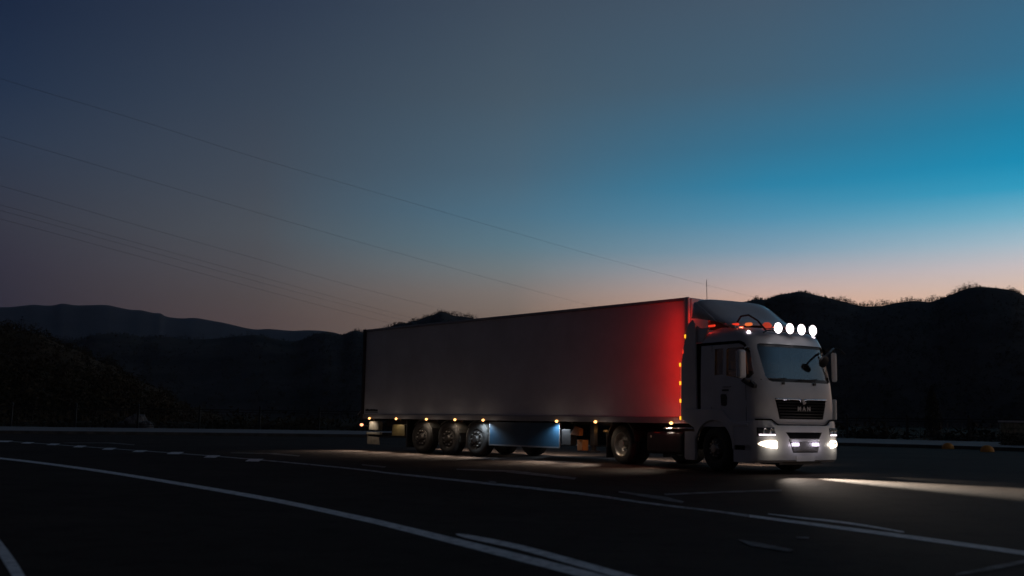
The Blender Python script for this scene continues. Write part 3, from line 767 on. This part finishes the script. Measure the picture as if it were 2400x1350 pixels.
# door seams
for s_ in (-1,1):
    yy = lambda z: s_*(hw(z)+.002)
    def strip(pts, wd, nm='door_seal'):
        sm = MB()
        for (a, b_), (c, d) in zip(pts[:-1], pts[1:]):
            dv = Vector((c-a, d-b_)).normalized(); nv = Vector((-dv.y, dv.x))*wd/2
            q = [(a+nv.x,b_+nv.y),(c+nv.x,d+nv.y),(c-nv.x,d-nv.y),(a-nv.x,b_-nv.y)]
            sm.add([(p[0], yy(p[1]), p[1]) for p in q], [(0,1,2,3)])
        sm.build(nm, M_seam, tk)
    strip([(2.92,2.83),(4.30,2.82),(4.47,2.76),(4.53,2.62)], .065)
    strip([(4.56,2.10),(4.52,1.9),(4.52,1.06)], .014); strip([(3.42,2.78),(3.42,1.36)], .012)
# near-black box for the shade in the gap between cab and side fairing
for s_ in (-1,1):
    MB().box(2.86,3.02, s_*1.14-.03, s_*1.14+.03, 1.0, 2.86).build('gap_shade_box', M_seam, tk)
# door handle and badge recess
for s_ in (-1,1):
    MB().prism([(3.74,1.45),(3.72,1.66),(3.76,1.70),(3.90,1.69),(3.93,1.62),(3.92,1.46),(3.86,1.43)], s_*1.20-.016 if s_<0 else 1.19, s_*1.20-.0 if s_>0 else -1.19).build('x', M_black, tk).name = 'door_handle'
    h_ = MB().cbox((3.88,s_*1.222,1.78),(.20,.02,.035)).cbox((3.93,s_*1.222,1.85),(.28,.012,.012)).build('door_badge', M_black, tk)
for o in list(tk.children):
    if o.name.startswith('door_handle'):
        for v in o.data.vertices: v.co.y = math.copysign(1.2, v.co.y) + (math.copysign(.022, v.co.y) if abs(v.co.y) > 1.195 else 0)
# side fairings (rear edge leans forward at the top)
for s_ in (-1,1):
    P = [(2.36,1.12),(2.40,2.44),(2.52,2.95),(2.66,3.34),(2.80,3.42),(2.90,3.30),(2.92,1.12)]
    f_ = MB().prism(P, s_*1.235 - (.0 if s_>0 else 0), s_*1.185).build('side_fairing', M_white, tk, bevel=.012)
    for z in (1.16,1.56,1.97,2.40,3.05):
        x = 2.36 if z < 2.5 else 2.56
        MB().cbox((x-.012, s_*1.232, z), (.04,.03,.085)).build('amber_marker', M_lyel, tk, bevel=.01)
    # red strip lamp down the rear edge
    MB().cbox((2.47, s_*1.236, 2.70),(.025,.02,.09)).build('red_marker', M_lred, tk)
    MB().box(2.33,2.36,s_*1.20-.015,s_*1.20+.015,1.2,2.4).build('red_strip_lamp', M_lredd, tk)
# roof side panel above the fairing (rear of roof cap)
for s_ in (-1,1): MB().prism([(2.66,2.88),(3.06,2.88),(3.30,3.20),(3.0,3.22),(2.74,3.36)], s_*1.17, s_*1.13).build('roof_side_panel', M_white, tk, bevel=.01)
# roof deflector: wedge with curved slope and side cheeks
prof = [(2.75,3.95),(2.84,3.935),(3.10,3.755),(3.45,3.51),(3.78,3.36),(4.10,3.255)]
V = []; ny = 14
for x, z in prof:
    for k in range(ny+1):
        y = -1.12+2.24*k/ny; u = abs(y)/1.12
        V.append((x, y, z-.10*u**6-.02*u*u))
df = MB().add(V, [(i*(ny+1)+k, i*(ny+1)+k+1, (i+1)*(ny+1)+k+1, (i+1)*(ny+1)+k) for i in range(len(prof)-1) for k in range(ny)])
for s_ in (-1,1):
    a = 0 if s_ < 0 else ny
    top = [V[i*(ny+1)+a] for i in range(len(prof))]
    bot = [(2.70,s_*1.15,3.46),(2.9,s_*1.15,3.44),(3.2,s_*1.14,3.38),(3.5,s_*1.13,3.33),(3.8,s_*1.13,3.28),(4.10,s_*1.12,3.20)]
    n_ = len(top); df.add(top+bot, [(i,i+1,n_+i+1,n_+i) for i in range(n_-1)])
o = df.build('roof_deflector', M_white, tk, smooth=28); md = o.modifiers.new('t','SOLIDIFY'); md.thickness = .02
MB().box(2.85,2.92,-.8,.8,3.2,3.6).box(3.6,3.66,-.9,-.84,3.15,3.36).box(3.6,3.66,.84,.9,3.15,3.36).build('deflector_bracket', M_black, tk)
# glowing lamps under the deflector
MB().cbox((3.28,-1.06,3.25),(.20,.06,.045)).cbox((3.98,-.98,3.235),(.16,.08,.05)).build('red_roof_lamp', M_lred, tk, bevel=.015)
MB().cbox((4.22,-.82,3.23),(.17,.10,.07)).build('orange_roof_lamp', M_lorg, tk, bevel=.03)
MB().lathe([(0,.0),(0,.10),(.05,.11),(.11,.06),(.12,0)], 14, 'z', (4.14,-.20,3.20)).build('red_roof_beacon', M_lredd, tk)
lamp('under_deflector_light','POINT',(3.7,-.55,3.27),3.0,(1,.12,.06),tk,size=.04)
# antenna tube from the deflector to the roof front
MB().tube([(3.9,-.86,3.30),(4.02,-.86,3.42),(4.2,-.80,3.44),(4.40,-.72,3.30),(4.58,-.66,3.08)], .022, 6).build('antenna', M_black, tk)
# roof lamp bar and four round lamps
MB().tube([(4.62,-.78,3.02),(4.70,-.74,3.06),(4.72,0,3.07),(4.70,.74,3.06),(4.62,.78,3.02)], .024, 8).build('lamp_bar', M_chrome, tk)
M_chr2 = M_chrome
for y, z in ((-.52,3.125),(-.175,3.128),(.175,3.128),(.52,3.125)):
    o = MB().lathe([(-.10,0),(-.09,.06),(-.04,.105),(.0,.118),(.012,.122),(.012,.112),(.0,.108)], 26, 'x').build('roof_lamp', M_chrome, tk, smooth=40); o.location = (4.80, y, z)
    MB().lathe([(.02,0),(.016,.06),(.004,.108)], 26, 'x').build('lens', M_lwhite, o, smooth=60)
for y in (-.98,.98):
    MB().lathe([(.05,0),(.04,.03),(.0,.045),(-.03,.0)], 14, 'x', (0,0,0)).build('roof_marker', M_lmark, tk, smooth=60).location = (front_x(y,3.03)+.0, y*1.0, 3.035)
lamp('roof_lamp_light','SPOT',(4.86,0,3.12),30,(1,.93,1),tk,size=.12,aim=(1,0,-.10),spot=70,blend=.8)

# ---- front details
def on_front(poly, d0, d1, name, m, parent=tk, bevel=0, bulge=front_x, n=1):
    """polygon in (y,z) laid on the curved cab front, d0..d1 proud of it"""
    V = [(bulge(y,z)+d0, y, z) for y, z in poly]+[(bulge(y,z)+d1, y, z) for y, z in poly]; k = len(poly)
    F = [tuple(range(k)), tuple(range(2*k-1,k-1,-1))]+[(i,i+k,(i+1)%k+k,(i+1)%k) for i in range(k)]
    return MB().add(V, F).build(name, m, parent, bevel=bevel)
def dens(poly, n=6):
    out = []
    for a, b_ in zip(poly, poly[1:]+poly[:1]):
        for k in range(n): out.append((a[0]+(b_[0]-a[0])*k/n, a[1]+(b_[1]-a[1])*k/n))
    return out
def quadpatch(yl0, yr0, z0, yl1, yr1, z1, d, name, m, parent=tk, nx=12, nz=4, f=front_x):
    V = []
    for j in range(nz+1):
        g_ = j/nz; z = z0+(z1-z0)*g_; a = yl0+(yl1-yl0)*g_; c = yr0+(yr1-yr0)*g_
        for i in range(nx+1):
            y = a+(c-a)*i/nx; V.append((f(y,z)+d, y, z))
    F = [(j*(nx+1)+i, j*(nx+1)+i+1, (j+1)*(nx+1)+i+1, (j+1)*(nx+1)+i) for j in range(nz) for i in range(nx)]
    # closing rim toward the body
    o = MB().add(V, F).build(name, m, parent, smooth='all', fix=True); md = o.modifiers.new('t','SOLIDIFY'); md.thickness = max(.012, abs(d)); md.offset = -1
    return o
gr = quadpatch(-.64,.64,1.165, -.75,.75,1.575, .006, 'grille', M_seam)
gl = MB()
for k in range(6):
    z = 1.20+k*.062; wd = .64+(z-1.165)*.27-.02
    V = []
    for i in range(13):
        y = -wd+2*wd*i/12; V += [(front_x(y,z)+.012,y,z),(front_x(y,z)+.022,y,z+.022)]
    gl.add(V, [(2*i,2*i+1,2*i+3,2*i+2) for i in range(12)])
gl.build('grille_slat', mat('grille_slat_black',(.006,.005,.005),.5), gr)
# chrome bar with the v notch at the centre
V = []
for i in range(41):
    y = -.76+1.52*i/40; dz = -.035*max(0,1-abs(y+.0)/.12); z0 = 1.565+dz*.5; z1 = 1.605+.0*dz
    V += [(front_x(y,z0)+.03,y,z0-(.02 if abs(y) < .10 else 0)),(front_x(y,z1)+.034,y,z1+dz*.6)]
o = MB().add(V, [(2*i,2*i+1,2*i+3,2*i+2) for i in range(40)]).build('chrome_bar', M_chrome, gr, smooth='all'); md = o.modifiers.new('t','SOLIDIFY'); md.thickness = .02
# emblem: small striding-animal silhouette simplified to a chrome blade
MB().prism([(-.06,1.60),(-.01,1.60),(.03,1.52),(.07,1.545),(.06,1.50),(.00,1.475),(-.03,1.51)], 4.985, 4.999, 'x').build('emblem', M_rail, gr, bevel=.003)
# brand letters
def text(s_, size, loc, rot, m, parent, name='lettering', ext=.006, space=1.0):
    cu = bpy.data.curves.new('t','FONT'); cu.body = s_; cu.size = size; cu.extrude = ext; cu.align_x = 'CENTER'; cu.align_y = 'CENTER'; cu.space_character = space; cu.offset = .004
    to = bpy.data.objects.new('t', cu); COL.objects.link(to)
    dg = bpy.context.evaluated_depsgraph_get(); dg.update()
    me = bpy.data.meshes.new_from_object(to.evaluated_get(dg)); bpy.data.objects.remove(to)
    o = bpy.data.objects.new(name, me); COL.objects.link(o); me.materials.clear(); me.materials.append(m); o.parent = parent; o.location = loc; o.rotation_euler = rot; return o
text('MAN', .13, (4.978, .02, 1.385), (PI/2,0,PI/2), M_rail, gr, 'brand_lettering', space=1.7)
# seam around lower cab front
def seamline(pts, wd, f, d=.003, name='front_seam'):
    V = []; S = []
    for (a, b_), (c, e) in zip(pts[:-1], pts[1:]):
        for k in range(8): S.append((a+(c-a)*k/8, b_+(e-b_)*k/8))
    S.append(pts[-1])
    for i, p in enumerate(S):
        q0 = S[max(i-1,0)]; q1 = S[min(i+1,len(S)-1)]; dv = Vector((q1[0]-q0[0], q1[1]-q0[1])).normalized(); nv = Vector((-dv.y,dv.x))*wd/2
        V += [(f(p[0]+nv.x,p[1]+nv.y)+d, p[0]+nv.x, p[1]+nv.y),(f(p[0]-nv.x,p[1]-nv.y)+d, p[0]-nv.x, p[1]-nv.y)]
    return MB().add(V, [(2*i,2*i+1,2*i+3,2*i+2) for i in range(len(S)-1)]).build(name, M_seam, tk)
# ---- bumper and lower body (lofted around the front, back to the arch)
BH = 1.245
def bxf(z):
    T = [(.24,4.90),(.30,4.985),(.45,5.01),(.8,5.0),(1.0,4.975),(1.10,4.955)]
    for (a, b_), (c, d) in zip(T[:-1], T[1:]):
        if z <= c: return b_ + (d-b_)*max(0,(z-a)/(c-a))
    return T[-1][1]
def bump_x(y, z):
    u = min(1, abs(y)/BH); return bxf(z)-.5+.5*(1-u**3.2)**(1/3.2)
def bsec(z):
    P = []
    for k in range(33):
        t_ = -PI/2+PI*k/32; c, s_ = max(0,math.cos(t_)), math.sin(t_)
        P.append((bxf(z)-.5+.5*c**(2/3.2), math.copysign(abs(s_)**(2/3.2), s_)*BH, z))
    P = [(4.14,-BH,z),(4.3,-BH,z)]+P+[(4.3,BH,z),(4.14,BH,z)]
    P += [(4.14,BH-.10,z),(4.45,BH-.12,z),(4.72,0,z),(4.45,-BH+.12,z),(4.14,-BH+.10,z)]
    return P
bo = MB().loft([bsec(z) for z in (.24,.27,.30,.38,.45,.6,.8,.95,1.0,1.03)]).build('bumper', M_white, tk)
# cut the recess of the under-front opening in the centre and the step in the side
c1_ = MB().prism([(-.62,.2),(.62,.2),(.56,.262),(-.56,.262)], 4.5, 5.3, 'x').build('c', M_seam)
c2_ = MB().box(4.0,4.66,-1.5,-1.13,.50,.60).build('c', M_seam)
c3_ = MB().box(4.0,4.66,1.13,1.5,.50,.60).build('c', M_seam)
baked(bo, [c1_, c2_, c3_])
bo.data.shade_smooth(); md = bo.modifiers.new('s','EDGE_SPLIT'); md.split_angle = math.radians(32)
# upper wings of the bumper beside the lowered centre panel (headlamp shoulders)
sh = MB()
for s_ in (-1,1):
    V = []
    yy = [.74,.80,.88,.97,1.06,1.14,1.20,1.235]
    zt = [1.03,1.06,1.12,1.135,1.135,1.13,1.12,1.10]
    for y, z in zip(yy, zt): V += [(bump_x(y,1.0)+.0, s_*y, 1.028),(bump_x(y,1.0)-.02, s_*y, z),(bump_x(y,1.0)-.3, s_*y, z+.0),(bump_x(y,1.0)-.3, s_*y, 1.028)]
    k = len(yy); sh.add(V, [(4*i+j,4*i+(j+1)%4,4*i+4+(j+1)%4,4*i+4+j) for i in range(k-1) for j in range(4)]+[(0,1,2,3),(4*k-4,4*k-3,4*k-2,4*k-1)])
sh.build('lamp_shoulder', M_white, tk)
seamline([(-1.18,1.15),(-.86,1.15),(-.74,1.06),(-.68,1.035),(.68,1.035),(.74,1.06),(.86,1.15),(1.18,1.15)], .034, lambda y, z: max(front_x(y,z), bump_x(y,1.0)-.02), .006)
# lower grilles
quadpatch(-.43,.43,.755,-.53,.53,.885, .004, 'lower_grille', M_seam, f=bump_x)
lg = quadpatch(-.36,.36,.46,-.46,.46,.735, .003, 'bumper_grille', M_frame, f=bump_x)
quadpatch(-.43,.43,.69,-.45,.45,.745, .010, 'grille_bar', M_white, f=bump_x)
ml = MB()
for k in range(9):
    z = .49+k*.022; V = []
    for i in range(9):
        y = -.36+.72*i/8; V += [(bump_x(y,z)+.008,y,z),(bump_x(y,z)+.008,y,z+.008)]
    ml.add(V, [(2*i,2*i+1,2*i+3,2*i+2) for i in range(8)])
ml.build('mesh_bar', M_rail, lg)
for s_ in (-1,1):
    quadpatch(s_*.295-.095, s_*.295+.095,.60, s_*.295-.095, s_*.295+.095,.665, .022, 'grille_lamp', M_lviol, f=bump_x, nx=4)
MB().cbox((bump_x(0,.34)+.012,0,.335),(.012,.54,.115)).build('number_plate', M_plate, tk)
# headlamps: upper cluster with reflectors and light strip, lower bright lamp
for s_ in (-1,1):
    a, b_ = (-1.17,-.80) if s_ < 0 else (.80,1.17)
    hl = quadpatch(a, b_, .80, a, b_+(-.02 if s_<0 else 0), .985, .004, 'headlamp', mat('headlamp_housing',(.05,.05,.05),.4), f=bump_x)
    for q in (.90,1.04):
        MB().lathe([(-.002,0),(.004,.03),(.016,.05),(.020,.056),(.016,.058)], 18, 'x', (bump_x(q,.91)+.004, s_*q, .915)).build('reflector', M_refl, hl)
    quadpatch(s_*.985-.165, s_*.985+.165, .815, s_*.985-.165, s_*.985+.165, .845, .02, 'light_strip', M_ldrl, hl, f=bump_x)
    # lower lamp: almond shape, pointed outboard
    al = [(.785,.55),(.785,.695),(.84,.715),(.96,.712),(1.06,.70),(1.13,.675),(1.165,.64),(1.12,.605),(1.02,.575),(.90,.558)]
    on_front(dens([(s_*a_, b2) for a_, b2 in al], 3), -.01, .014, 'low_beam_lamp', M_lwarm, bulge=bump_x)
    lamp('headlamp_beam','SPOT',(bump_x(.95,.63)+.05, s_*.95,.63), 10500 if s_ < 0 else 200, (1,.94,.80), tk, size=.03, aim=(1,.06,-.165), spot=36, blend=1.0)
    if s_ < 0: lamp('low_beam_spread','SPOT',(bump_x(.95,.63)+.06, s_*.95,.63), 480, (1,.86,.74), tk, size=.05, aim=(1,-.28,-.13), spot=56, blend=.7)
    lamp('lamp_spill','POINT',(bump_x(.95,.63)+.16, s_*.95,.63), 1.6, (1,.90,.76), tk, size=.05)
    lamp('lamp_spill','POINT',(bump_x(.3,.63)+.15, s_*.30,.63), .8, (.95,.85,1), tk, size=.04)
    lamp('lamp_spill','POINT',(5.02, s_*.35,3.10), 1.2, (1,.94,1), tk, size=.08)
# dark underside valance
MB().box(4.3,4.86,-.62,.62,.20,.26).build('valance', M_black, tk)
# fender band over the wheel, arch panel, splash panel behind wheel
def arch_poly(cx, cz, R, pts, n=18, a0=0, a1=180):
    return pts+[(cx+R*math.cos(math.radians(a)), cz+R*math.sin(math.radians(a))) for a in [a0+(a1-a0)*k/n for k in range(n+1)]]
for s_ in (-1,1):
    P = [(2.44,1.13),(2.44,1.33),(2.52,1.37),(3.72,1.37),(3.84,1.33),(3.96,1.20),(4.06,1.12),(4.20,1.08),(4.60,1.06),(4.60,1.0),(4.16,1.0),(4.16,.50)]
    P = P + [(3.50+.62*math.cos(math.radians(a)), .50+.62*math.sin(math.radians(a))) for a in range(0,170,9)]
    P = P + [(2.86,.95),(2.6,1.06)]
    MB().prism(P, s_*1.262, s_*1.20).build('fender', M_white, tk, bevel=.014)
    MB().prism([(2.46,.27),(2.50,.22),(2.82,.22),(2.84,.30),(2.84,.86),(2.48,.86)], s_*1.22, s_*1.14).build('splash_panel', M_white, tk, bevel=.012)
    # dark arch liner
    V = []; 
    for k in range(19):
        a = math.radians(-5+10*k*1.05); V += [(3.50+.60*math.cos(a), s_*1.19, .50+.60*math.sin(a)),(3.50+.60*math.cos(a), s_*.6, .50+.60*math.sin(a))]
    o = MB().add(V, [(2*i,2*i+1,2*i+3,2*i+2) for i in range(18)]).build('arch_liner', M_black, tk)
    MB().box(4.16,4.7,s_*1.17-.05,s_*1.17+.03,.27,.50).build('step', M_white, tk, bevel=.01)
    MB().box(4.2,4.66,s_*1.08-.02,s_*1.08+.02,.50,.60).build('step_recess', M_black, tk)
# underside: floor of cab, chassis rails, tanks
un = MB().box(2.7,4.7,-.9,.9,.85,1.0)
for s_ in (-1,1): un.box(-.9,4.7,s_*.42-.04,s_*.42+.04,.70,.92)
un.lathe([(-1.0,0),(-1.0,.11),(1.0,.11),(1.0,0)], 14,'y',(0,0,.5)).lathe([(-.2,0),(-.2,.24),(.2,.24),(.2,0)], 16,'y',(0,0,.5)).lathe([(-1.0,0),(-1.0,.08),(1.0,.08),(1.0,0)],12,'y',(3.5,0,.42))
un.build('chassis_beam', M_frame, tk)
MB().box(-.1,1.2,-.45,.45,.93,1.0).lathe([(.98,0),(.98,.5),(1.06,.5),(1.06,0)], 24,'z',(.55,0,0)).build('fifth_wheel', M_frame, tk)
for s_ in (-1,1):
    MB().box(1.02,2.40,s_*.95-.27,s_*.95+.24,.32,.84).build('fuel_tank', M_frame, tk, bevel=.08, seg=3)
    tp_ = MB(); rnd = random.Random(4)
    for k in range(14):
        x = 1.72+k*.05; tp_.cbox((x, s_*1.16, .915+.012*(k%2)),(.034,.14,.03))
    tp_.box(2.42,2.84,s_*1.17-.05,s_*1.17+.05,.92,.945)
    tp_.build('tread_plate', M_chrome, tk, bevel=.006)
    MB().cbox((1.42,s_*1.19,.74),(.22,.03,.16)).build('red_reflector', M_redp, tk, bevel=.01)
    MB().lathe([(-.03,0),(-.02,.03),(.0,.035)],12,'y',(1.22,s_*1.2,.72)).build('lamp_stud', M_nut, tk)
# rear wheel mudguards
for s_ in (-1,1):
    P = [( .62*math.cos(math.radians(a)), .5+.62*math.sin(math.radians(a))) for a in range(8,200,12)]
    n_ = len(P); V = [(p[0], s_*1.24, p[1]) for p in P]+[(p[0], s_*.60, p[1]) for p in P]
    o = MB().add(V, [(i,i+1,n_+i+1,n_+i) for i in range(n_-1)]).build('mudguard', M_black, tk); md = o.modifiers.new('t','SOLIDIFY'); md.thickness = .02
    MB().box(-.66,-.635,s_*.92-.3,s_*.92+.3,.14,.75).build('mud_flap', M_black, tk)
    MB().lathe([(-.03,0),(-.025,.035),(0,.045)],14,'y',(-.72,s_*1.22,.82)).build('rear_marker', mat('rear_marker_glow',(.9,.4,.1),.3,emit=(1,.28,.03),es=1.6), tk).scale = (.7,1,1.5)
    lamp('rear_marker_light','POINT',(-.78,s_*1.28,.82),.5,(1,.45,.12),tk,size=.03)
    MB().box(-.82,-.62,s_*1.12-.08,s_*1.12+.08,.79,.84).build('marker_bracket', M_frame, tk)
    make_wheel(tk, 0, s_*1.22, s_, 'deep', R=.5, W=.6)
    make_wheel(tk, 3.50, s_*1.20, s_, 'steer', steer=-.06)
# mirrors
mi = MB().cbox((4.76,-1.55,2.31),(.12,.20,.60)).build('mirror', M_white, tk, bevel=.05, seg=3)
MB().cbox((4.69,-1.55,2.31),(.012,.16,.54)).build('mirror_glass', M_chrome, mi)
MB().tube([(4.60,-1.17,2.66),(4.72,-1.34,2.68),(4.76,-1.48,2.64)], .022,6).build('mirror_arm', M_black, mi)
MB().tube([(4.62,-1.19,1.93),(4.72,-1.34,1.95),(4.76,-1.48,2.0)], .028,6).build('mirror_arm', M_black, mi)
MB().prism([(4.40,1.97),(4.62,1.86),(4.80,1.80),(4.82,1.88),(4.72,1.95),(4.50,2.02)], -1.16,-1.26).build('mirror_foot', M_black, mi, bevel=.01)
mj = MB().cbox((4.70,1.27,2.34),(.12,.10,.66)).build('mirror', M_white, tk, bevel=.045, seg=3)
MB().tube([(4.58,1.13,2.70),(4.70,1.22,2.74),(4.72,1.28,2.66)], .028,6).build('mirror_arm', M_black, mj)
# front mirror hanging before the windscreen, with bracket
fm = MB().lathe([(-.05,0),(-.05,.09),(-.02,.13),(.03,.13),(.05,.08),(.05,0)], 18,'x',(0,0,0)).build('front_mirror', M_black, tk, smooth=40); fm.location = (5.02,.60,2.43); fm.rotation_euler = (0,.35,.1)
MB().tube([(4.99,.62,2.50),(4.96,.85,2.64),(4.80,1.12,2.74),(4.70,1.28,2.76),(4.76,1.42,2.74),(4.82,1.50,2.64)], .026,6).build('mirror_bracket', M_black, tk)
# wipers
for y0 in (-.50,.42):
    wp = MB().tube([(front_x(y0,1.93)+.02,y0,1.93),(front_x(y0,1.98)+.03,y0+.02,2.0),(front_x(y0-.05,2.0)+.02,y0-.42,2.02)], .012,5).tube([(front_x(y0-.55,2.0)+.015,y0-.52,1.995),(front_x(y0,2.0)+.015,y0+.10,2.035)], .010,5)
    wp.cbox((front_x(y0,1.92)+.012,y0,1.925),(.03,.07,.05)).build('wiper', M_black, tk)
# far corner air guide
MB().box(4.66,4.76,1.215,1.262,1.17,1.62).build('air_guide', M_white, tk, bevel=.02)
# interior
MB().box(4.1,4.62,-1.0,1.0,1.5,1.88).build('dashboard', M_dash, tk, bevel=.05)
MB().box(3.1,3.16,-1.1,1.1,1.1,3.0).build('rear_lining', M_dash, tk)
for y in (-.62,.62):
    st = MB().cbox((3.75,y,1.55),(.5,.5,.16)).build('seat', M_dash, tk, bevel=.05)
    MB().cbox((3.52,y,1.92),(.14,.48,.66), Matrix.Rotation(-.12,3,'Y')).build('seat_back', M_dash, st, bevel=.05)
    MB().cbox((3.48,y,2.36),(.11,.26,.2)).build('head_rest', M_dash, st, bevel=.04)
MB().lathe([(-.012,.20),(0,.215),(.012,.20),(0,.185),(-.012,.20)], 24,'z').build('steering_wheel', M_black, tk).location = (4.12,.62,1.98)
MB().prism([(4.44,2.12),(4.40,2.40),(4.36,2.62),(4.24,2.66),(4.30,2.50),(4.36,2.30),(4.34,2.12)], -1.09,-1.05).build('side_curtain', M_seat, tk)
MB().prism([(4.30,2.20),(4.48,2.18),(4.40,2.50),(4.34,2.46)],-.93,-.74).build('hanging_cloth', M_orng, tk)
MB().cbox((4.40,-.72,2.04),(.16,.22,.22)).cbox((4.44,-.55,1.97),(.1,.2,.07)).build('dash_bag', M_orng, tk, bevel=.04)
lamp('cabin_light','POINT',(4.47,-.72,2.62),3.2,(1,.42,.14),tk,size=.05)

# ---- red light spilling from the strip on the fairing edge on to the trailer side
for s_ in (-1,):
    lamp('red_gap_light','POINT',(2.62, s_*.95, 3.50), 2.0, (1,.03,.02), tk, size=.05)
    lamp('red_strip_light','AREA',(2.34, s_*1.39, 2.35), 11, (1,.012,.008), tk, sx=.05, sy=2.7, aim=(-1, 0, 0))

# ------------------------------------------------------------------ haze
hz = MB().box(-8000,9000,-400,9500,-1.5,900).build('haze', M_black); hz.data.materials.clear()
M_haze = bpy.data.materials.new('haze_air'); M_haze.use_nodes = True; t = M_haze.node_tree
for n in list(t.nodes): t.nodes.remove(n)
o_ = t.nodes.new('ShaderNodeOutputMaterial'); v_ = t.nodes.new('ShaderNodeVolumePrincipled'); v_.inputs['Density'].default_value = 3.2e-5; v_.inputs['Color'].default_value = (.45,.65,1,1)
t.links.new(v_.outputs[0], o_.inputs['Volume']); hz.data.materials.append(M_haze); tag(hz, 'thin dusk air that pales the far mountain', 'haze', kind='stuff')
